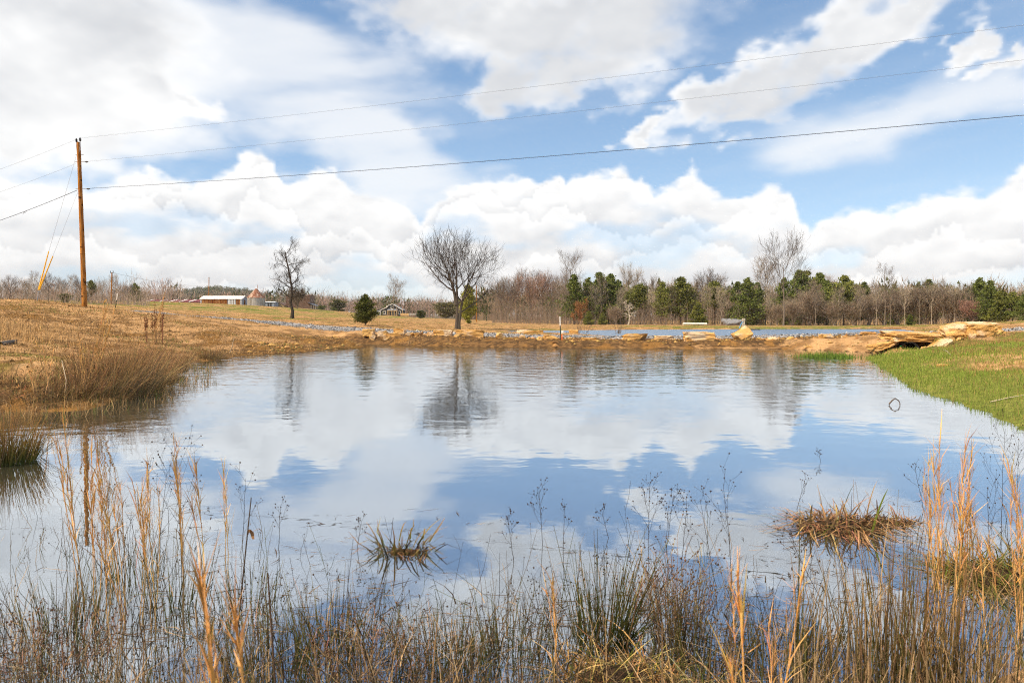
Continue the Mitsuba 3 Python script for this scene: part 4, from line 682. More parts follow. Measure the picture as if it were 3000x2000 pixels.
RIGHT = [('grey', 1150, 205, 640, 1.0), ('dark', 1163, 190, 648, 1.0), ('grey', 1186, 205, 630, .8), ('red', 1200, 200, 628, .8), ('grey', 1214, 205, 622, .75), ('red', 1230, 198, 632, .8), ('grey', 1243, 206, 627, .75), ('red', 1256, 203, 628, .75), ('grey', 1270, 205, 632, .75), ('grey', 1283, 200, 640, .7), ('red', 1174, 210, 660, .9), ('red', 1222, 212, 655, .9), ('grey', 1295, 190, 640, .8),
    ('tall', 1308, 185, 606, 1.0), ('cedar', 1318, 175, 632, .95), ('cedar', 1350, 178, 640, 1.0), ('cedar', 1376, 180, 626, 1.15), ('cedar', 1402, 182, 630, 1.1), ('cedar', 1420, 180, 645, 1.0), ('pale', 1343, 162, 655, .8), ('pale', 1366, 160, 668, 1.0), ('pale', 1386, 162, 650, .7), ('lightpine', 1352, 158, 715, 1.2), ('lightpine', 1384, 158, 718, 1.2), ('pine', 1440, 172, 672, 1.0), ('pine', 1470, 172, 655, 1.1), ('pale', 1444, 185, 626, .8), ('pale', 1456, 186, 638, .8), ('tall', 1490, 182, 652, 1.0),
    ('pine', 1522, 172, 650, .9), ('tall', 1508, 160, 668, 1.0), ('grey', 1530, 178, 645, .8), ('pine', 1563, 165, 640, 1.25), ('pine', 1575, 170, 655, 1.1), ('dark', 1612, 176, 625, .95), ('grey', 1590, 180, 640, .8), ('tall', 1642, 165, 650, 1.2), ('pine', 1640, 172, 648, 1.0), ('lightpine', 1603, 155, 694, 1.2), ('pale', 1625, 158, 668, .9), ('grey', 1668, 172, 652, .9), ('cedar', 1694, 168, 648, 1.1), ('cedar', 1715, 168, 640, 1.05), ('cedar', 1738, 170, 650, .9), ('tall', 1757, 165, 614, 1.0), ('grey', 1775, 172, 662, 1.0),
    ('cedar', 1800, 170, 640, .9), ('cedar', 1835, 170, 622, 1.15), ('pine', 1850, 174, 625, 1.1), ('cedar', 1880, 172, 628, 1.1), ('cedar', 1898, 172, 645, 1.0), ('tan', 1860, 155, 668, 1.0), ('tall', 1905, 180, 650, .9), ('pine', 1938, 160, 636, 1.1), ('cedar', 1966, 172, 655, .9), ('cedar', 1984, 176, 648, .8), ('tan', 1915, 150, 690, 1.1), ('tan', 1960, 148, 692, 1.2), ('tan', 1995, 150, 680, 1.1), ('tan', 2030, 150, 672, 1.1), ('cedar', 2052, 170, 655, 1.0), ('tan', 2062, 150, 668, 1.0), ('tan', 2095, 150, 664, 1.1), ('tan', 2125, 148, 668, 1.1), ('cedar', 2132, 175, 642, .9), ('cedar', 2108, 178, 650, .8),
    ('tan', 2150, 148, 664, 1.0), ('tan', 2180, 146, 664, 1.1), ('tan', 2208, 144, 668, 1.1), ('rosy', 2232, 140, 690, 1.0), ('cedar', 2248, 150, 640, 1.1), ('cedar', 2272, 150, 646, 1.0), ('lightpine', 2300, 140, 668, 1.2), ('pine', 2325, 142, 672, 1.2), ('cedar', 2358, 140, 668, 1.2), ('tan', 1820, 152, 690, 1.1), ('tan', 1785, 150, 700, 1.0), ('tan', 1745, 155, 700, 1.0), ('grey', 1690, 160, 690, 1.0), ('dark', 1480, 158, 702, 1.2), ('dark', 1545, 160, 700, 1.0), ('tan', 1415, 158, 705, 1.0), ('grey', 1320, 165, 690, 1.0), ('pale', 1540, 157, 665, .8), ('pale', 1588, 160, 672, .8), ('pale', 1655, 156, 672, .9), ('tall', 1725, 156, 662, .9), ('pale', 1700, 154, 680, .8), ('pale', 1770, 152, 668, .8), ('tall', 1872, 150, 660, .8), ('pale', 1925, 149, 672, .8), ('tall', 1975, 146, 668, .8), ('pale', 2012, 146, 664, .8), ('tall', 2045, 147, 660, .8), ('pale', 2078, 146, 668, .8), ('tall', 2112, 146, 658, .8), ('pale', 2140, 145, 662, .8), ('tall', 2165, 144, 660, .8), ('pale', 2192, 143, 666, .8), ('tall', 2218, 142, 664, .8), ('pale', 1425, 160, 672, .8), ('tall', 1300, 160, 665, .8), ('pale', 1500, 158, 675, .8), ('tan', 2385, 135, 690, 1.0), ('pine', 2410, 140, 670, 1.2)]
LEFT = [('dark', 24, 125, 634, 1.1), ('grey', 62, 140, 640, .9), ('tall', 78, 138, 632, .9), ('dark', 112, 130, 632, .8), ('grey', 144, 140, 640, .8), ('tall', 168, 145, 640, .9), ('dark', 188, 142, 642, .8), ('red', 205, 145, 665, 1.2), ('pine', 212, 148, 645, .8), ('grey', 236, 150, 638, .7), ('tall', 262, 155, 640, .8), ('grey', 284, 155, 652, .9), ('cedar', 312, 160, 650, 1.0), ('dark', 298, 156, 655, .9), ('red', 130, 150, 668, 1.3), ('red', 44, 150, 664, 1.3), ('grey', 98, 150, 660, 1.0), ('pine', 200, 150, 668, .7), ('cedar', 180, 150, 678, .6), ('dark', -20, 125, 640, 1.0), ('red', 255, 160, 668, 1.2), ('grey', 220, 150, 655, 1.0), ('tall', 325, 165, 668, .8)]
def row(items, where, grp, tone=1.0):
    seen, total = {}, {}
    for it in items: total[KIND[it[0]][1]] = total.get(KIND[it[0]][1], 0) + 1
    for j, (kind, px, y, top, wd) in enumerate(sorted(items, key=lambda a: a[1])):
        nm, what, cat = KIND[kind]; i = seen[what] = seen.get(what, 0) + 1; y = y * (.95 - .04 * (j % 3 == 0)) if kind in ('cedar', 'pine', 'lightpine') and px > 1000 else y; p = foot(px, y, .15)
        lb = f'{what} {where}, ' + (f'{ORD[i - 1]} from the left' if total[what] > 1 else 'the only one there')
        set_tree(nm, lb, cat, POOL[kind][j % len(POOL[kind])], p, max(2.0, hgt(top, y, p)) * (1.14 if kind in ('tan', 'rosy') else 1.0), j * 2.1, wd * (1.0 if kind in ('tan', 'rosy') else .9), grp, tone=tone * rng.uniform(.82, 1.2))
row(RIGHT, 'in the woods beyond the upper pond', 'trees of the woods beyond the upper pond')
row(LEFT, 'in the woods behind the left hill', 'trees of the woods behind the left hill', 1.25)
p = foot(1799, 140, .2); set_tree('bare_tree', 'tallest bare tree of the right woods, rising far above the cedars', 'tree', bare_tree(71, 'vase', twig=.0016, dense=1.1, r0=.014, stems=[np.column_stack([.01 * np.sin(t[:, 0] * 6), 0 * t[:, 0], .80 * t[:, 0]])], c_bark=(.17, .15, .135), c_twig=(.12, .105, .10)), p, hgt(543, 140, p) * .86, 0, .80)
p = foot(2031, 140, .2); set_tree('bare_tree', 'second tallest bare tree, with a small round crown above the tan thicket', 'tree', bare_tree(72, 'gnarled', twig=.0016, dense=1.0, r0=.014, stems=[np.column_stack([.012 * np.sin(t[:, 0] * 5), 0 * t[:, 0], .86 * t[:, 0]])], c_bark=(.17, .145, .125), c_twig=(.15, .125, .11)), p, hgt(594, 140, p) * .95, 0, .8)
p = foot(1443, 150, .1); set_tree('dead_tree', 'small bleached dead tree with white broken branches at the wood edge', 'tree', bare_tree(73, 'gnarled', twig=.006, dense=.6, r0=.03, c_bark=(.50, .47, .42), c_twig=(.52, .49, .44)), p, hgt(697, 150, p), 1.2, 1.2)
# thin stems and brush under the trees, and the far woods that read as one mass
def brush(key, label, N, px0, px1, y0, y1, h0, h1, cols, w=.02):
    px = rng.uniform(px0, px1, N); y = rng.uniform(y0, y1, N); x = (px - 1176) / F * y; z = H(x, y); h = rng.uniform(h0, h1, N) ; K = 4; tt = np.linspace(0, 1, K)[None, :, None]
    d = rng.normal(0, .22, (N, 1, 3)) * [1, 1, 0]; P = np.stack([x, y, z - .1], 1)[:, None] + tt * (d + [0, 0, 1]) * h[:, None, None] + rng.normal(0, .04, (N, K, 3)) * h[:, None, None] * tt
    c = np.asarray(cols)[rng.integers(0, len(cols), N)][:, None] * rng.uniform(.75, 1.25, (N, 1, 1)); side = np.tile([1.0, 0, 0], (N, 1)) + rng.normal(0, .4, (N, 3))
    B = Bag().add(ribbons(P, np.linspace(w, w * .3, K)[None], side), np.repeat(np.broadcast_to(c, (N, K, 3)), 2, axis=1).reshape(-1, 3))
    # side twigs
    B2, R2 = kids(P, np.full((N, K), w), 3, .35, 1.0, 35, 1, 3, .3, .1, .6, .8, rng); L = np.repeat(h, 3)[:, None, None] * .3; B2 = B2[:, :1] + (B2 - B2[:, :1]) * L
    B.add(ribbons(B2, w * .5), np.repeat(np.repeat(np.broadcast_to(c, (N, 3, 3)), 3, axis=0), 2, axis=1).reshape(-1, 3)[:len(B2) * 6]); B.put(key); labels[key] = {'label': label, 'kind': 'stuff'}
brush('undergrowth', 'grey brown brush and thin stems filling the woods beyond the upper pond', 6500, 1130, 2420, 150, 215, 1.5, 6.0, [(.19, .155, .125), (.23, .19, .155), (.15, .125, .10), (.23, .165, .14)])
brush('undergrowth_left', 'brown brush filling the woods behind the left hill', 1700, -40, 345, 125, 175, 1.0, 4.5, [(.31, .255, .215), (.33, .245, .215), (.26, .22, .19)]); 
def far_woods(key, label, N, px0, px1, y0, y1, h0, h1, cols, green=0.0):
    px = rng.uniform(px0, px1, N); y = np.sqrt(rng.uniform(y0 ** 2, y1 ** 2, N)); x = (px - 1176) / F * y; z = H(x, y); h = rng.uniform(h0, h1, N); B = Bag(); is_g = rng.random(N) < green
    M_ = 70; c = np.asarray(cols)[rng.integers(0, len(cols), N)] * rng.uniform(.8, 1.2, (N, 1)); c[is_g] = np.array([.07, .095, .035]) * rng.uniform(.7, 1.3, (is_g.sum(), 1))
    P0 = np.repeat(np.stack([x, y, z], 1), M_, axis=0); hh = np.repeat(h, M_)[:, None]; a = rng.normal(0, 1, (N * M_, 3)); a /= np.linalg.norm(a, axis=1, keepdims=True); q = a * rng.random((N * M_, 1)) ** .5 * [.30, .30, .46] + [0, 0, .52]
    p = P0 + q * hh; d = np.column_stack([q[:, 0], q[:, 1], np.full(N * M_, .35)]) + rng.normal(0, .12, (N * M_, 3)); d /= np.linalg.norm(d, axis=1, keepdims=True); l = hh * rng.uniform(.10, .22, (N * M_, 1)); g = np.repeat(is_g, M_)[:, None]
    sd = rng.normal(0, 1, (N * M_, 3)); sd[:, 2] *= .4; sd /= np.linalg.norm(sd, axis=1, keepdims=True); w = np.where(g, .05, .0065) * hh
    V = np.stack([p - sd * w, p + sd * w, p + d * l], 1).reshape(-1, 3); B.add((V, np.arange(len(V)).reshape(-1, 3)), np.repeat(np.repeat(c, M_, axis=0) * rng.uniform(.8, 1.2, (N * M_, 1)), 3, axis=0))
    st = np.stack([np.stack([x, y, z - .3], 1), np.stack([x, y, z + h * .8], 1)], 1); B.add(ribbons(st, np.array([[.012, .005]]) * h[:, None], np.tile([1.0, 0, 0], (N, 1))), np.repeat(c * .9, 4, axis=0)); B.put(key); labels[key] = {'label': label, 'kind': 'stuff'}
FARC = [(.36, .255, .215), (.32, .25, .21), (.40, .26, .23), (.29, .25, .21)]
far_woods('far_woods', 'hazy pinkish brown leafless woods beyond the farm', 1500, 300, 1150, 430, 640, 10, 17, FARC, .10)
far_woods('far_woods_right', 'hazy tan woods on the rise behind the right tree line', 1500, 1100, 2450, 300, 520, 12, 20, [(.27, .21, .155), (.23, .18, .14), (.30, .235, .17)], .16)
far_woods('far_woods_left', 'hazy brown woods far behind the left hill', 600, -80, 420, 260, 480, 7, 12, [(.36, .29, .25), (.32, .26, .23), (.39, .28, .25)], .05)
far_woods('ridge_woods', 'dark wooded ridge and round hill on the horizon', 3200, 200, 720, 1150, 1800, 12, 18, [(.17, .165, .15), (.19, .17, .155)], .45)

# ------------------------------------------------------------------ grasses, rushes and weeds
ORANGE0, ORANGE1, ORANGE2 = (.42, .22, .075), (.56, .315, .105), (.64, .42, .19)
def arcs(n, base, rad, L, spread, droop, K=5, r=rng, bias=(0, 0)):
    """n stems from a foot of radius rad, fanning out by spread and drooping."""
    a = r.random(n) * 6.283; q = np.sqrt(r.random(n)) * rad; o = np.column_stack([np.cos(a) * q, np.sin(a) * q, 0 * a]) + base
    out = np.column_stack([np.cos(a), np.sin(a)]) * (q / max(rad, 1e-6) * .7 + .3)[:, None] * spread + r.normal(0, spread * .35, (n, 2)) + bias
    d = np.column_stack([out, np.ones(n)]); d /= np.linalg.norm(d, axis=1, keepdims=True); l = L * r.uniform(.55, 1.12, n); t = np.linspace(0, 1, K)[None, :, None]; dr_ = droop * r.uniform(.2, 1.6, n)
    P = o[:, None] + d[:, None] * t * l[:, None, None]; P[:, :, 2] -= (t[:, :, 0] ** 2.3) * (l * dr_)[:, None]; P[:, :, :2] += (t ** 2) * (out / (np.linalg.norm(out, axis=1, keepdims=True) + .05))[:, None] * (l * dr_ * .55)[:, None, None]
    P[:, :, 2] = np.maximum(P[:, :, 2], base[2] + .004 if np.ndim(base) == 1 else .004); return P
def rush(label, base, h, rad, n, spread=.35, droop=.12, c0=(.07, .085, .03), c1=(.22, .145, .07), w=.003, tube=False, bias=(0, 0), group=None, name='rush_tussock', cat='rush', dead=.35, var=.22):
    k = thing(name, label, cat, group); B = Bag(); n1 = int(n * (1 - dead))
    P = arcs(n1, np.array(base, float), rad, h, spread, droop, 5, rng, bias); sc = np.where(rng.random(n1) < .35, rng.uniform(.35, .8, n1), 1.0)[:, None, None]; P = P[:, :1] + (P - P[:, :1]) * sc
    B.add(tubes(P, np.linspace(w, w * .35, 5)[None], 3) if tube else ribbons(P, np.linspace(w, w * .3, 5)[None]), fade(n1, 5, 3 if tube else 2, c0, c1, var)); B.put(k + '__stems')
    n2 = n - n1
    if n2: P = arcs(n2, np.array(base, float), rad * 1.1, h * .8, spread * 1.6, droop * 2.5, 5, rng, bias); Bag().add(ribbons(P, np.linspace(w * 1.1, w * .4, 5)[None]), fade(n2, 5, 2, (.16, .11, .06), (.40, .28, .15), var)).put(k + '__dead_leaves')
    return k
def broomsedge(label, px0, py0, px1, py1, n=3, d=None, spread=.05, group='orange broomsedge stalks', w=1.0, fluff=1.0):
    """Orange grass stalks from the foot (px0, py0) to the tip (px1, py1); d: distance where the foot is out of view."""
    if d is None: b = on(px0, py0, 0.0); d = b[1]
    else: b = at(px0, py0, d); b[2] = max(0.0, float(H(b[0], b[1])))
    tip = at(px1, py1, d); k = thing('broomsedge', label, 'broomsedge', group); St, Sh = Bag(), Bag(); K = 9; t = np.linspace(0, 1, K)[:, None]
    for j in range(n):
        f = 1 if j == 0 else rng.uniform(.72, .97); e = b + (tip - b) * f + (0 if j == 0 else 1) * np.array([*rng.normal(0, spread * .8, 2), 0]); o = b + (0 if j == 0 else 1) * np.array([*rng.normal(0, spread * .5, 2), 0])
        n_fluff = fluff * (1 if j == 0 else .6); P = o * (1 - t) + e * t; P[:, 0] += np.sin(t[:, 0] * 3.1 + j) * .012 * (1 + j) * t[:, 0]; P[:, :2] += np.cumsum(rng.normal(0, .0035, (K, 2)), axis=0)
        St.add(tubes(P[None], np.linspace(.0028, .0012, K)[None] * w, 5), fade(1, K, 5, ORANGE2, ORANGE1, .08)); L = np.linalg.norm(e - o)
        m = int(24 * L * n_fluff) + 5; u = np.sort(.30 + .69 * rng.random(m) ** .8); i = np.clip((u * (K - 1)).astype(int), 0, K - 2); fr = (u * (K - 1) - i)[:, None]; s0 = P[i] * (1 - fr) + P[i + 1] * fr; ax = P[i + 1] - P[i]; ax /= np.linalg.norm(ax, axis=1, keepdims=True)
        dv = ax + rng.normal(0, .085, (m, 3)) + (rng.random((m, 1)) < .10) * rng.normal(0, .35, (m, 3)); dv /= np.linalg.norm(dv, axis=1, keepdims=True); ln = rng.uniform(.06, .15, m)[:, None] * (.6 + .5 * L); bend = rng.normal(0, .025, (m, 3))
        Q = np.stack([s0, s0 + dv * ln * .5 + bend * .25, s0 + dv * ln + bend], 1); a = rng.random(m) * 6.28; Sh.add(ribbons(Q, np.array([[.0017, .0022, .0004]]) * w * rng.uniform(.6, 1.3, (m, 1)), np.column_stack([np.cos(a), np.sin(a), 0 * a])), fade(m, 3, 2, ORANGE1, ORANGE2, .22))
        # fine silky hairs near the tip
        m = int(40 * fluff); u = rng.uniform(.68, 1.0, m); s0 = o + (e - o) * u[:, None]; dv = np.array([0, 0, 1.0]) + rng.normal(0, .45, (m, 3)); Sh.add(ribbons(np.stack([s0, s0 + dv * rng.uniform(.02, .06, (m, 1))], 1), np.array([[.0009, .0003]]) * w), fade(m, 2, 2, ORANGE1, (.62, .42, .22), .2))
    St.put(k + '__stalk'); Sh.put(k + '__seed_spray'); return k
L_ = 'left group of broomsedge over the water'
for a in [
    (198, 1420, 148, 948, 3, dict(spread=.03), 'tallest orange broomsedge at the far left of the pond edge'),
    (222, 1425, 205, 1030, 3, dict(spread=.03), 'orange broomsedge right beside the tallest left one'),
    (245, 1440, 231, 1150, 2, dict(spread=.04), 'short orange broomsedge below the pole reflection'),
    (278, 1425, 222, 1040, 4, dict(spread=.04), 'branched orange broomsedge just right of the pole reflection'),
    (287, 1400, 268, 1110, 2, dict(), 'thin orange broomsedge between the two branched ones on the left'),
    (325, 1420, 338, 1062, 3, dict(spread=.03), 'orange broomsedge standing alone in front of the sky reflection, left'),
    (358, 1445, 345, 1108, 3, dict(spread=.04), 'reddish broomsedge with two close stalks, third clump from the right, left side'),
    (420, 1400, 408, 1012, 3, dict(spread=.03), 'tall broomsedge in front of a dark seed-headed weed'),
    (468, 1390, 446, 1055, 2, dict(spread=.02), 'slim orange broomsedge leaning left, second from the right, left side'),
    (520, 1330, 513, 1078, 2, dict(spread=.03), 'small orange broomsedge, rightmost of the left group'),
    (1720, 2300, 1678, 1310, 2, dict(d=1.75, w=1.3, spread=.02), 'blurred yellow broomsedge close to the camera, right of centre'),
    (1745, 2000, 1832, 1320, 2, dict(d=2.3, w=1.1, spread=.03), 'orange broomsedge leaning right beside the blurred yellow one'),
    (2128, 1480, 2124, 1065, 3, dict(spread=.05), 'orange broomsedge in front of the brown sedge mound'),
    (2155, 1520, 2158, 1015, 3, dict(spread=.04), 'tall straight broomsedge right of the brown sedge mound'),
    (2180, 1510, 2215, 1018, 4, dict(spread=.05), 'broad-tipped tall broomsedge with a bent side stalk'),
    (2205, 1500, 2226, 1045, 3, dict(spread=.04), 'darker broomsedge close behind the broad-tipped one'),
    (2270, 1500, 2240, 1180, 3, dict(spread=.06), 'lower tangled broomsedge before the right sedge mound'),
    (2390, 1480, 2318, 1060, 3, dict(spread=.05), 'broomsedge leaning in from the right edge of the view'),
    (2345, 1540, 2345, 1200, 3, dict(spread=.05), 'pale broomsedge at the right edge, below the leaning one'),
    (1272, 1640, 1272, 1330, 2, dict(spread=.02), 'single orange broomsedge leaf stalk in the centre foreground'),
    (560, 2450, 470, 1325, 2, dict(d=1.45, w=1.5, spread=.012), 'large blurred orange broomsedge close to the camera, left of two'),
    (640, 2500, 538, 1390, 2, dict(d=1.45, w=1.5, spread=.012), 'large blurred orange broomsedge close to the camera, right of two'),
]: broomsedge(a[6], a[0], a[1], a[2], a[3], a[4], **a[5])
for px, py, tx, ty, lb in [(205, 880, 248, 700, 'arching orange broomsedge above the left bank rushes'), (222, 868, 262, 712, 'second arching broomsedge, just right of the first one on the left bank'), (112, 905, 92, 755, 'upright broomsedge before the cut left bank'), (195, 905, 180, 765, 'thin broomsedge at the left edge of the rushes'), (350, 800, 378, 670, 'slanting broomsedge behind the left bank rushes'), (82, 900, 70, 830, 'small broomsedge by the dark roots of the left bank')]:
    p = spot(px, py, 8, 60); broomsedge(lb, px, py, tx, ty, 4, d=p[1], spread=.09, w=2.2)
# rushes along the left bank, each tussock
RG = 'rush tussocks on the left bank'
for j, (px, py, top, rad, n, lb) in enumerate([(165, 915, 835, .4, 260, 'low brown rush tussock at the left end of the bank rushes'), (215, 912, 790, .55, 620, 'brown rush tussock at the water, second from the left on the bank'), (262, 908, 772, .6, 760, 'broad brown rush tussock in the middle of the bank rushes'), (305, 900, 780, .5, 620, 'leaning rush tussock over the water, green at its foot'), (345, 885, 790, .45, 480, 'rush tussock leaning right over the water edge'), (235, 870, 775, .6, 520, 'rush tussock in the second row of the left bank'), (290, 860, 770, .6, 520, 'rush tussock in the second row, further right'), (375, 858, 778, .5, 620, 'dark green based round rush tussock beyond the broad brown ones'), (340, 838, 775, .6, 420, 'brown rush tussock behind the round one'), (415, 836, 790, .4, 260, 'short rush tussock at the small bay of the left shore'), (482, 826, 782, .5, 520, 'lone rush tussock at the tip of the left shore'), (130, 905, 865, .35, 150, 'short greenish rush tussock below the cut bank'), (95, 925, 860, .4, 200, 'sparse low rush tussock in front of the cut bank')]):
    p = spot(px, py, 8, 60); d = p[1]; rush(lb, [p[0], p[1] + rad * .4, float(max(0, H(p[0], p[1])))], (py - top) / F * d * 1.05, rad, n, .30, .14, (.10, .085, .034), (.31, .175, .09), .0042, False, (.10, 0), RG, dead=.45)
rush('dense brown green rush tussock standing in water at the left edge', [*on(18, 1062)[:2], 0], .62, .28, 520, .28, .08, (.06, .075, .02), (.27, .15, .06), .0032, True, (.05, 0), dead=.1)
rush('thin spreading rush tussock right of the dense left edge one', [*on(62, 1052)[:2], 0], .52, .14, 70, .55, .15, (.05, .06, .025), (.18, .12, .06), .0026, True, (.25, 0), dead=.1)
rush('dark green upright rush tussock in the centre foreground', [*on(1385, 1480)[:2], 0], .54, .14, 90, .24, .04, (.035, .05, .013), (.12, .115, .035), .0030, True, (.03, 0), dead=.12)
rush('few long rush blades leaning right beside the dark green tussock', [*on(1420, 1470)[:2], 0], .64, .08, 26, .5, .08, (.045, .06, .015), (.19, .15, .05), .0030, True, (.42, 0), dead=.1)
for j, (px, py, h, n, lb) in enumerate([(2030, 1560, .78, 200, 'tall brown green rush tussock, left of the dry grass at lower right'), (2090, 1580, .72, 200, 'tall rush tussock at lower right, beside the left one'), (2175, 1620, .66, 170, 'tall thin rush tussock below the broomsedges at right'), (1985, 1600, .55, 130, 'shorter rush tussock left of the tall lower right ones')]):
    b = on(px, py); rush(lb, [b[0], b[1], 0], h, .17, int(n * .34), .16, .03, (.06, .065, .02), (.27, .175, .075), .0024, True, dead=.2, var=.3)
for px, py, h, n, lb in [(300, 1330, .34, 60, 'short dark rush tuft left of centre in the water'), (395, 1400, .42, 60, 'green black rush tuft in front of the tall broomsedge'), (150, 1440, .38, 90, 'sparse dark rush tuft at lower left'), (620, 1545, .34, 120, 'fresh green rush tuft behind the blurred broomsedges'), (560, 1400, .3, 50, 'small green rush tuft left of the blurred broomsedge tips'), (1010, 1545, .34, 110, 'green rush tuft at the bottom, left of centre'), (760, 1500, .40, 90, 'thin green rush tuft below the small sedge clump'), (1170, 1500, .36, 80, 'sparse green rush tuft in the middle foreground'), (1610, 1530, .36, 90, 'green rush tuft right of the tan curled leaves'), (1800, 1540, .4, 110, 'rush tuft under the right leaning broomsedge')]:
    b = on(px, py); rush(lb, [b[0], b[1], 0], h, .20, n, .22, .05, (.05, .06, .018), (.15, .125, .05), .0021, True, dead=.15, var=.3)
# sedge mounds standing in the pond
def sedge(label, px, py, wx, wy, h, n, c0, c1, green=.08, bias=(0, 0), w=.006):
    k = thing('sedge_mound', label, 'sedge'); b = on(px, py); B = Bag()
    for m, (lo, hi), sp, dp in ((int(n * .86), (.5, 1.05), 1.5, 1.0), (int(n * .14), (.6, 1.15), .6, .4)):
        a = rng.random(m) * 6.28; q = np.sqrt(rng.random(m)); o = np.column_stack([b[0] + np.cos(a) * q * wx * .75, b[1] + np.sin(a) * q * wy * .75, 0 * a]); P = np.concatenate([arcs(1, x, .02, h * rng.uniform(lo, hi), sp, dp, 6, rng, (bias[0] + rng.normal(0, .25), bias[1])) for x in o])
        gmask = rng.random(m) < green; cc = fade(m, 6, 2, c0, c1, .28).reshape(m, 12, 3); cc[gmask] = cc[gmask] * 0 + np.array([.10, .13, .025]) * rng.uniform(.7, 1.3, (gmask.sum(), 1, 1)); B.add(ribbons(P, np.array([[.8, 1, .9, .8, .6, .15]]) * w * rng.uniform(.5, 1.1, (m, 1))), cc.reshape(-1, 3))
    B.put(k + '__leaves'); core = trimesh.creation.icosphere(3, 1.0); v = np.array(core.vertices) * [wx * .5, wy * .5, h * (.16 if wx > .3 else .05)]; v *= (1 + .5 * (meshkit.fbm(core.vertices * 3.0, 3, int(px)) - .5))[:, None]; put(k + '__root_mass', trimesh.Trimesh(v + [b[0], b[1], 0], core.faces), VC, True, color=np.tile([.055, .038, .025], (len(v), 1))); return k
sedge('brown matted sedge mound alone in the water at right', 1930, 1212, .42, .26, .38, 620, (.09, .055, .03), (.44, .28, .15), .03, w=.008)
sedge('low trailing end of brown sedge, right of the matted mound', 2045, 1200, .30, .16, .17, 260, (.09, .055, .03), (.36, .22, .12), .04, (.5, 0))
sedge('large green and straw sedge mound at the right edge', 2290, 1330, .46, .34, .42, 800, (.07, .065, .02), (.40, .27, .11), .28, w=.0055)
k = sedge('small spiky brown green sedge clump in the water near the centre', 930, 1268, .22, .13, .17, 110, (.06, .04, .02), (.22, .13, .06), .12)
P = arcs(52, on(930, 1262), .24, .23, .85, .35, 4); P[:, 3] += rng.normal(0, .03, (52, 3)); Bag().add(ribbons(P, np.array([[.005, .0055, .004, .0008]])), fade(52, 4, 2, (.06, .065, .02), (.30, .17, .06), .3)).put(k + '__upright_leaves')
sedge('tan curled dead grass tuft at the bottom, right of centre', 1420, 1560, .36, .16, .32, 330, (.25, .15, .05), (.62, .42, .19), .10, w=.004)
sedge('pale dead grass tuft at the bottom, right of the tan curled one', 1640, 1600, .34, .16, .25, 220, (.22, .15, .07), (.52, .38, .20), .08, w=.0035)
# single dark weeds with seed heads
def weed(label, px, py, top, dx=0, n=7, w=.0022, c=(.055, .042, .032), group=None, heads=True, sp=32, cat='weed', name='dead_weed', hs=.0055):
    b = on(px, py); t = at(px + dx, top, b[1]); h = np.linalg.norm(t - b); k = thing(name, label, cat, group); K = 8; u = np.linspace(0, 1, K)[:, None]; P = (b * (1 - u) + t * u)[None]; P = P + np.cumsum(rng.normal(0, .004 * h, (1, K, 3)), axis=1) * [1, 1, .2]
    R_ = np.linspace(w, w * .45, K)[None]; B1, R1 = kids(P, R_, n, .28, .98, sp, h * .42, 5, .35, .12, .4, .7, rng, lambda t: 1.3 - .7 * t); B2, R2 = kids(B1, R1, 3, .4, 1.0, 36, h * .13, 3, .3, .1, .6, .8, rng)
    B = Bag().add(tubes(P, R_, 5), c).add(tubes(B1, np.maximum(R1, .0008), 3), c).add(tubes(B2, .0007, 3), c); B.put(k + '__stem')
    if heads: e = np.vstack([B1[:, -1], B2[:, -1]]); Bag().add(bits(e, rng.uniform(.6, 1.25, len(e)) * hs), np.repeat(np.array([[.05, .035, .025]]) * rng.uniform(.7, 1.6, (len(e), 1)), 6, axis=0)).put(k + '__seed_heads')
    return k
for a in [(1247, 1252, 1128, -8, 8, 'branched dark weed with round seed heads in the blue water, left of two'), (1293, 1262, 1155, 4, 3, 'single thin dark weed stem right of the branched one'), (1180, 1290, 1190, -14, 6, 'low dark weed bending left in the cloud reflection'), (1398, 1235, 1168, -18, 5, 'small dark weed leaning left in the middle of the pond'), (1490, 1270, 1118, 2, 11, 'bushy dark weed with many seed heads, right of centre'), (1530, 1262, 1140, 14, 8, 'thinner dark weed just right of the bushy one'), (1565, 1300, 1150, 10, 5, 'tall thin weed between bushy weed and dry brown weed'), (1680, 1330, 1110, -22, 6, 'bare stiff weed stem right of the dry brown weed'), (1640, 1330, 1150, -30, 6, 'curving thin weed left of the stiff bare stem'), (415, 1300, 1035, -12, 10, 'dark weed with a wide spray of seed heads among the left broomsedges'), (360, 1290, 1085, 25, 6, 'thin dark weed left of the wide seed spray'), (555, 1250, 1098, 8, 5, 'pale thin weed right of the left broomsedge group'), (640, 1260, 1160, 5, 5, 'small dark weed in the water right of the broomsedges'), (1885, 1060, 1035, -5, 6, 'small broken weed far out right, left of the mound'), (1830, 1170, 1100, 20, 5, 'thin weed stem left of the brown sedge mound'), (1900, 1400, 1230, -90, 9, 'long slanting weed with seed heads left of the tall rushes'), (1945, 1380, 1240, -25, 7, 'upright weed between the slanting one and the rushes'), (2120, 1170, 1075, -20, 6, 'broken weed in the water between the mound and the tall broomsedges'), (2300, 1220, 985, 12, 9, 'tall dark weed with seed heads at the right edge of the view'), (2275, 1330, 1120, -10, 6, 'forked black weed in front of the right sedge mound'), (2335, 1180, 1010, 6, 8, 'second tall dark weed at the right edge, nearer the border'), (820, 1262, 1195, 10, 5, 'small dark tangled weed left of the spiky sedge clump'), (240, 1300, 1060, 14, 3, 'lone thin weed stem beside the pole reflection')]:
    weed(a[5], *a[:5])
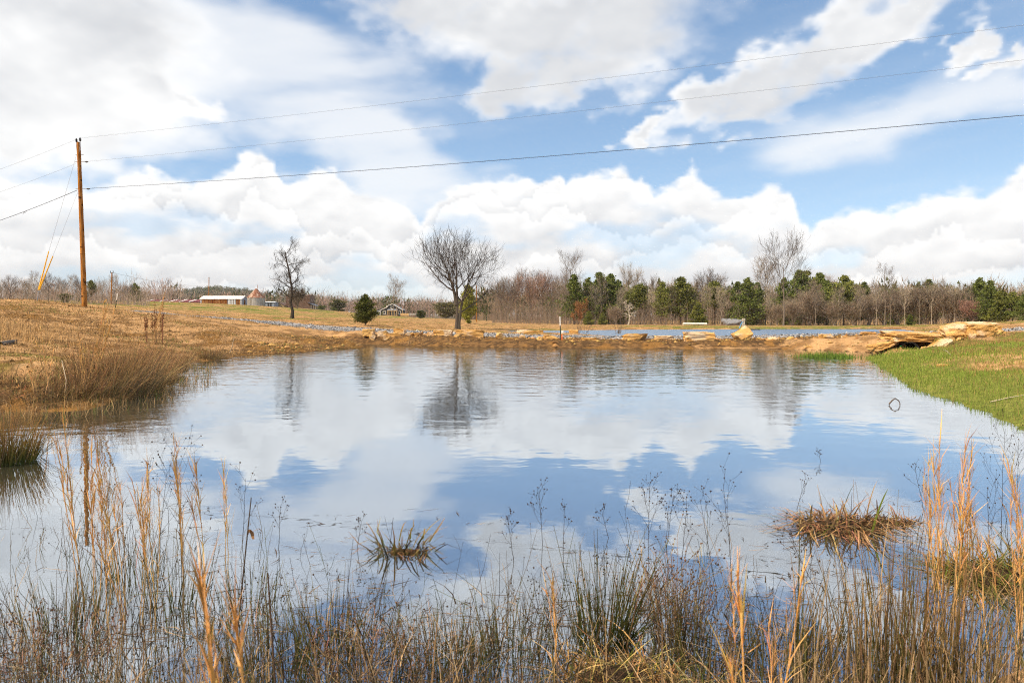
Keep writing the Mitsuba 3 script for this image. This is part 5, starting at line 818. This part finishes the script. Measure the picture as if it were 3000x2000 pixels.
def dry_weed(label, px, py, top, n, wx):
    k = thing('brown_weed_clump', label, 'weed'); b = on(px, py); h = (py - top) / F * b[1]; P = arcs(n, np.array([b[0], b[1], 0]), wx, h, .25, .1, 5); B1, R1 = kids(P, np.full((n, 5), .0016), 5, .3, 1, 40, h * .25, 3, .1, .2, .5, .7); Bag().add(tubes(P, np.linspace(.0022, .001, 5)[None], 3), fade(n, 5, 3, (.11, .08, .05), (.27, .19, .115), .25)).add(ribbons(B1, .0012), fade(len(B1), 3, 2, (.18, .13, .08), (.30, .21, .13), .3)).put(k + '__stems')
    e = B1[:, -1]; Bag().add(bits(e, rng.uniform(.003, .007, len(e))), np.repeat(np.array([[.14, .085, .055]]) * rng.uniform(.5, 1.5, (len(e), 1)), 6, axis=0)).put(k + '__seed_heads')
dry_weed('tangled reddish brown weed clump right of centre foreground', 1555, 1480, 1260, 75, .12); dry_weed('tangled brown weed clump low at the left bottom corner', 120, 1580, 1420, 55, .22); dry_weed('brown weed clump among the stems at the bottom, left of the centre', 850, 1580, 1440, 55, .22)
k = thing('dead_weed', 'tall thick dark stalk with a curled brown leaf, left of centre', 'weed'); b = on(545, 1450); tp = at(577, 1142, b[1]); u = np.linspace(0, 1, 6)[:, None]; Bag().add(tubes((b * (1 - u) + tp * u)[None], np.linspace(.0048, .0026, 6)[None], 6), (.10, .075, .055)).put(k + '__stalk')
m = b + (tp - b) * .72; Bag().add(ribbons(np.array([[m, m + [.03, 0, .02], m + [.06, 0, .035], m + [.075, 0, .02]], [m, m + [.01, 0, .03], m + [.02, .01, .01], m + [.03, 0, -.02]]]), np.array([[.003, .008, .010, .006]])), (.24, .14, .075)).put(k + '__curled_leaf')
k = thing('dead_weed', 'dark upright broken stalk right of the blurred broomsedges', 'weed'); b = at(640, 1700, 2.6); b[2] = 0; tp = at(615, 1315, 2.7); Bag().add(tubes((b * (1 - u) + tp * u)[None], np.linspace(.005, .003, 6)[None], 6), (.085, .06, .045)).put(k + '__stalk')
# tall seeded dock stems on the left bank
k = thing('dock_stems', 'cluster of tall rusty brown seeded stems behind the left rushes', 'weed'); p = spot(365, 790, 15, 60); P = arcs(16, np.array([p[0], p[1], p[2] - .05]), .55, 1.75, .05, .02, 6); B = Bag().add(tubes(P, np.linspace(.010, .006, 6)[None], 4), fade(16, 6, 4, (.20, .12, .065), (.23, .12, .06), .2)); B.put(k + '__stems')
u = rng.uniform(.62, 1.0, (16, 26)); i = np.clip((u * 5).astype(int), 0, 4); fr = (u * 5 - i)[..., None]; ar = np.arange(16)[:, None]; q = (P[ar, i] * (1 - fr) + P[ar, i + 1] * fr + rng.normal(0, .028, (16, 26, 3))).reshape(-1, 3); Bag().add(bits(q, rng.uniform(.012, .03, len(q))), np.repeat(np.array([[.22, .10, .05]]) * rng.uniform(.6, 1.4, (len(q), 1)), 6, axis=0)).put(k + '__seed_heads')
# masses that nobody could count: thin stems in the shallows, floating bits, bottom grass, bank grass, straw
def shallows(N, seed, lim):
    r = np.random.default_rng(seed); y = r.uniform(2.35, 8.2, N * 4); x = r.uniform(-.80, .80, N * 4) * y
    px, py = 1176 + x / y * F, HORIZON + EYE / y * F; edge = np.interp(px, [-100, 0, 300, 460, 560, 700, 900, 1080, 1130, 1250, 1400, 1600, 1800, 2000, 2200, 2450], lim)
    clump = meshkit.fbm(np.column_stack([x * 1.1, y * 1.3, 0 * x]), 3, seed); dens = npsmooth(-10, 200, py - edge) * npsmooth(.40, .62, clump + .08) * (.30 + .70 * npsmooth(1330, 1500, py)) + .04 * (py > edge - 25)
    hole = np.exp(-((px - 1090) / 170) ** 2 - ((py - 1330) / 110) ** 2); dens = dens * np.interp(px, [0, 700, 1150, 1300], [.62, .62, .72, 1.0]); keep = r.random(N * 4) < dens * (1 - .85 * hole); return x[keep][:N], y[keep][:N]
x, y = shallows(2900, 4, [1190, 1150, 1140, 1190, 1230, 1290, 1320, 1350, 1330, 1290, 1270, 1250, 1230, 1250, 1240, 1200]); N = len(x); hh = rng.gamma(3.0, .062, N).clip(.04, .6) * np.interp(y, [2.4, 3.2, 5, 8], [1.25, 1.1, .8, .7]); tt = np.linspace(0, 1, 4)[None, :, None]; ln = rng.normal(0, .26, (N, 1, 3)) * [1, 1, 0]
P = np.stack([x, y, 0 * x - .02], 1)[:, None] + tt * (ln + [0, 0, 1]) * hh[:, None, None] + rng.normal(0, .035, (N, 4, 3)) * hh[:, None, None] * tt; kink = rng.random(N) < .20; P[kink, 3] = P[kink, 2] + np.column_stack([rng.normal(0, .5, (kink.sum(), 2)), rng.uniform(-1, -.2, kink.sum())]) * hh[kink][:, None] * .6; P[:, 3, 2] = np.maximum(P[:, 3, 2], .0)
pal = np.array([(.045, .036, .028), (.075, .058, .040), (.070, .082, .030), (.13, .10, .06), (.24, .18, .105), (.38, .29, .17)]); w_ = np.array([.24, .18, .22, .14, .13, .09]); ci = pal[rng.choice(6, N, p=w_)] * rng.uniform(.8, 1.25, (N, 1)); B = Bag().add(tubes(P, np.linspace(.0019, .0009, 4)[None] * rng.uniform(.6, 1.35, (N, 1)), 3), np.repeat(ci, 12, axis=0))
sel = rng.random(N) < .55; B1, R1 = kids(P[sel], np.full((sel.sum(), 4), .0012), 3, .35, 1.0, 38, 1, 3, .2, .15, .5, .8); B1 = B1[:, :1] + (B1 - B1[:, :1]) * np.repeat(hh[sel], 3)[:, None, None] * .30; c1 = np.repeat(ci[sel], 3, axis=0); B.add(ribbons(B1, .0009), np.repeat(c1, 6, axis=0)); e = B1[rng.random(len(B1)) < .6, -1]; B.add(bits(e, rng.uniform(.002, .0058, len(e))), np.repeat(np.array([[.055, .038, .026]]) * rng.uniform(.7, 1.9, (len(e), 1)), 6, axis=0)); B.put('shallow_water_weeds'); labels['shallow_water_weeds'] = {'label': 'thin dark dead weed stems standing all over the near shallows', 'kind': 'stuff'}
x, y = shallows(6500, 9, [1150, 1120, 1120, 1150, 1180, 1180, 1190, 1210, 1200, 1220, 1250, 1230, 1180, 1160, 1180, 1160]); N = len(x); a = rng.normal(.15, .5, N) + (rng.random(N) < .3) * 1.5; l = rng.gamma(2.2, .032, N).clip(.012, .28); d = np.column_stack([np.cos(a), np.sin(a), 0 * a]); z = .003 + rng.random(N) * .005; o = np.column_stack([x, y, z]); P = np.stack([o - d * l[:, None] * .5, o + rng.normal(0, .08, (N, 3)) * [1, 1, 0] * l[:, None], o + d * l[:, None] * .5], 1)
Bag().add(ribbons(P, np.array([[.3, 1, .3]]) * rng.uniform(.0012, .0042, (N, 1)), np.column_stack([-np.sin(a), np.cos(a), .25 + 0 * a])), np.repeat(np.array([(.09, .065, .045), (.17, .125, .09), (.30, .24, .18), (.05, .04, .03)])[rng.choice(4, N, p=[.36, .28, .12, .24])] * rng.uniform(.8, 1.2, (N, 1)), 6, axis=0)).put('floating_litter'); labels['floating_litter'] = {'label': 'dead leaf blades and stem bits floating on the near water', 'kind': 'stuff'}
def meadow_grass(key, label, N, fx, h, w, cols, lean=.35, K=3, base=H):
    x, y = fx(N); N = len(x); z = np.maximum(base(x, y), -.02); hh = h * rng.gamma(5, .2, N).clip(.35, 2.2); a = rng.random(N) * 6.28; q = np.abs(rng.normal(0, lean, N)); t = np.linspace(0, 1, K)[None, :, None]; d = np.column_stack([np.cos(a) * q, np.sin(a) * q, 0 * a])[:, None]
    P = np.stack([x, y, z - .01], 1)[:, None] + hh[:, None, None] * (t * [0, 0, 1] + d * t ** 1.8); P[:, :, 2] -= (hh * q * .35)[:, None] * t[:, :, 0] ** 2; ww = np.linspace(1, .2, K)[None] * w * rng.uniform(.6, 1.4, (N, 1)) * np.clip(np.hypot(x, y) / 14, .7, 2.6)[:, None]
    cc = cols(x, y, N) * rng.uniform(.7, 1.3, (N, 1)); Bag().add(ribbons(P, ww), np.repeat(cc, K * 2, axis=0)).put(key); labels[key] = {'label': label, 'kind': 'stuff'}
def right_bank(N):
    y = rng.uniform(7.5, 33, N * 3); x = rng.uniform(4, 27, N * 3); s1 = signed(SHORE, x, y); k = (s1 > -.35) & (x < y * .86 + 1) & ~((s1 < -.02) & (rng.random(N * 3) > .25 * np.exp(s1 * 5))) & ((y < 28) | (rng.random(N * 3) < .3)); k &= rng.random(N * 3) < np.clip(1.25 - np.maximum(s1, 0) / 11, .25, 1); return x[k][:N], y[k][:N]
def bank_cols(x, y, N):
    s1 = signed(SHORE, x, y); n = meshkit.fbm(np.column_stack([x * .55, y * .4, 0 * x]), 3, 3); dry = np.clip(npsmooth(.1, 5.5, s1) * .55 + 2.6 * (n - .5) * npsmooth(.6, 3.6, s1) + .06, .02, .92); k = rng.random(N) < dry; c = np.where(k[:, None], np.array([.34, .23, .10]), np.array([.19, .27, .05])); c[~k & (rng.random(N) < .4)] = [.25, .31, .07]; return c
meadow_grass('grass', 'fresh green grass thinning to straw on the right bank', 62000, right_bank, .105, .0042, bank_cols)
def far_tuft(N): x = rng.normal(on(1985, 827)[0] - .4, .55, N); y = rng.normal(29.6, .5, N); return x, y
meadow_grass('bright_grass', 'tongue of bright green grass at the inlet by the pipe', 1100, far_tuft, .16, .006, lambda x, y, N: np.tile([.12, .19, .035], (N, 1)), base=lambda x, y: 0 * x)
def left_bank(N):
    y = rng.uniform(11.5, 45, N * 3); x = rng.uniform(-34, -5, N * 3); s1 = signed(SHORE, x, y); k = (s1 > .05) & (x > -y * .82 - 1); k &= rng.random(N * 3) < np.clip(22 / y, .2, 1) * .8; return x[k][:N], y[k][:N]
def straw_cols(x, y, N): g = meshkit.fbm(np.column_stack([x * .5, y * .5, 0 * x]), 3, 31) > .60; c = np.array([(.48, .32, .15), (.36, .23, .10), (.22, .14, .07), (.14, .09, .05), (.56, .42, .24)])[rng.choice(5, N, p=[.30, .26, .2, .14, .10])]; k = g & (rng.random(N) < .5); c[k] = [.13, .16, .045]; return c
meadow_grass('straw', 'scattered straw and dead grass lying over the left bank', 68000, left_bank, .085, .0062, straw_cols, lean=2.0)
def pale_patch(N): return rng.normal(-19.8, 1.6, N), rng.normal(24.5, 1.0, N)
meadow_grass('pale_grass', 'patch of tall pale dry grass on the left bank', 2600, pale_patch, .42, .005, lambda x, y, N: np.tile([.50, .34, .17], (N, 1)))
def crest(N): y = rng.uniform(48, 110, N); x = rng.uniform(-.78, .85, N) * y; k = (signed(SHORE2, x, y) > .4) & (np.min(np.hypot(x[:, None] - ROAD[::8, 0], y[:, None] - ROAD[::8, 1]), axis=1) > 2.6); return x[k], y[k]
meadow_grass('meadow_grass', 'dry tan meadow grass beyond the dam', 42000, crest, .11, .006, lambda x, y, N: np.array([(.44, .30, .13), (.30, .20, .09), (.16, .17, .05)])[rng.choice(3, N, p=[.5, .3, .2])], lean=.5)
def bottom(N): y = rng.uniform(1.75, 3.15, N * 3); x = rng.uniform(-.85, .85, N * 3) * y; px = 1176 + x / y * F; k = rng.random(N * 3) < npsmooth(3.15, 2.2, y) * np.interp(px, [0, 500, 900, 1300, 1800, 2100, 2400], [.35, .25, .25, .5, .6, 1.0, 1.0]); return x[k][:N], y[k][:N]
meadow_grass('shore_grass', 'dead tan grass and weeds along the near shore', 1700, bottom, .24, .0058, lambda x, y, N: np.array([(.30, .20, .11), (.20, .135, .08), (.42, .30, .16), (.10, .09, .04), (.11, .075, .05)])[rng.choice(5, N, p=[.3, .26, .14, .14, .16])], lean=.35, K=5, base=lambda x, y: 0 * x)
def right_dry(N): y = rng.normal(2.75, .42, N * 2); x = rng.uniform(.42, .86, N * 2) * y; k = (y > 1.7) & (y < 3.9); return x[k][:N], y[k][:N]
meadow_grass('dry_stems', 'thicket of dry brown stems in the lower right corner', 700, right_dry, .36, .0055, lambda x, y, N: np.array([(.32, .23, .13), (.19, .145, .085), (.46, .34, .20), (.10, .10, .04)])[rng.choice(4, N, p=[.34, .3, .2, .16])], lean=.22, K=5, base=lambda x, y: 0 * x)
def left_edge(N):
    y = rng.uniform(10.0, 25, N * 6); x = rng.uniform(-15, -5.5, N * 6); s1 = signed(SHORE, x, y); k = (s1 > -1.1) & (s1 < 1.7) & (x > -y * .8) & ((s1 > -.15) | (rng.random(N * 6) < .22)); return x[k][:N], y[k][:N]
meadow_grass('edge_grass', 'short dead and green grass along the left water edge', 8500, left_edge, .17, .0042, lambda x, y, N: np.array([(.30, .20, .10), (.17, .115, .06), (.12, .15, .04), (.42, .29, .15)])[rng.choice(4, N, p=[.34, .30, .18, .18])], lean=.55, K=4)
def tangle(N): y = rng.uniform(2.2, 4.0, N * 3); x = rng.uniform(-.8, .8, N * 3) * y; k = (rng.random(N * 3) < npsmooth(4.0, 2.4, y)) & (meshkit.fbm(np.column_stack([x * 1.6, y * 1.8, 0 * x]), 3, 88) > .44); return x[k][:N], y[k][:N]
meadow_grass('matted_stems', 'broken and matted dead stems lying between the near weeds', 1100, tangle, .20, .0042, lambda x, y, N: np.array([(.12, .085, .055), (.26, .18, .10), (.42, .31, .18), (.07, .05, .035)])[rng.choice(4, N, p=[.3, .3, .2, .2])], lean=1.9, K=5, base=lambda x, y: 0 * x + .03 + .10 * rng.random(len(x)))
# sticks
def stick(label, pts, r, c, name='stick', cat='stick'): single(name, label, cat, tubes(np.array(pts, float)[None], np.linspace(r, r * .5, len(pts))[None], 6), color=np.tile(c, (len(pts) * 6, 1)))
b = on(2056, 930); stick('bent branch looped over the water, with its mirror image', [b + [-.10, 0, -.03], b + [-.115, 0, .02], b + [-.05, 0, .095], b + [0, .0, .125], b + [.06, 0, .09], b + [.085, 0, .05], b + [.095, 0, -.03]], .014, (.12, .09, .07))
p = spot(527, 812, 15, 60); d = p[1]; stick('pale curved stick standing by the lone rush tussock', [p, at(533, 795, d), at(537, 778, d), at(539, 774, d)], .02, (.50, .40, .27))
for a, b_, lb in [((2162, 802), (2184, 818), 'white twisted root lying on the right bank'), ((2275, 925), (2352, 912), 'pale forked branch in the grass at the right edge'), ((2140, 800), (2160, 806), 'thin bleached twig near the pipe'), ((150, 905), (143, 868), 'white twig before the cut left bank'), ((372, 892), (355, 858), 'bleached stick slanting from the left rushes'), ((80, 770), (74, 780), 'short white branch on the left bank'), ((0, 792), (36, 785), 'grey log end at the left edge of the view')]:
    p, q = spot(*a, 6, 60), spot(*b_, 6, 60); h = .05 if lb[0] != 'w' or 'twig' not in lb else .1
    stick(lb, [p + [0, 0, .02], (p + q) / 2 + [.05, 0, h], q + [0, 0, .04 if abs(a[0] - b_[0]) > 12 else .35]], .013 if 'log' not in lb else .09, (.52, .46, .36) if 'grey' not in lb else (.22, .19, .16))
# bare twigs standing in the upper pond
for px, n, lb in ((1420, 16, 'leafless twig clump in the upper pond, larger'), (1327, 6, 'few bare twigs at the foot of the sapling'), (1345, 6, 'thin bare twigs in the upper pond, smaller')):
    b = at(px, 770, 62); b[2] = UP; P = arcs(n, b, .25, 1.0, .5, .05, 4); single('twig_clump', lb, 'twigs', ribbons(P, .012, np.tile([1., 0, 0], (n, 1))), color=np.tile([.12, .09, .065], (n * 8, 1)))

for k_ in list(scene):
    if '__seed_heads' in k_: labels[k_] = {'kind': 'stuff'}

# the undercut bank at the left: roots and dead grass hanging over bare earth
N = 1500; x = rng.uniform(-11.6, -8.2, N); y = rng.uniform(11.7, 14.2, N); s1 = signed(SHORE, x, y); k_ = (s1 > .1) & (s1 < 2.0); x, y = x[k_], y[k_]; N = len(x); b = np.stack([x, y, H(x, y) + .02], 1)
P = np.concatenate([arcs(1, q, .02, rng.uniform(.15, .5), 1.3, 1.1, 5, rng, (.35, -.5)) for q in b]); Bag().add(ribbons(P, np.array([[.004, .005, .004, .003, .001]]) * rng.uniform(.6, 1.6, (N, 1))), fade(N, 5, 2, (.13, .085, .045), (.44, .29, .14), .4)).put('hanging_grass'); labels['hanging_grass'] = {'label': 'dead grass and roots hanging over the cut left bank', 'kind': 'stuff'}

# thin spring haze: the far woods and the ridge fade a little
scene['haze_air'] = {'type': 'homogeneous', 'albedo': 0.95, 'sigma_t': 0.00010}
Z0, Z1 = float(GZ.min()) - 1.0, max(float(GZ.max()) + 20.0, 40.0)
scene['haze'] = {'type': 'cube', 'to_world': T().translate([0, 3300, (Z0 + Z1) / 2]).scale([7000, 4500, (Z1 - Z0) / 2]), 'bsdf': {'type': 'null'}, 'interior': {'type': 'ref', 'id': 'haze_air'}}
labels['haze'] = {'label': 'thin haze in the air over the fields', 'kind': 'stuff'}
scene['camera']['medium'] = {'type': 'ref', 'id': 'haze_air'}
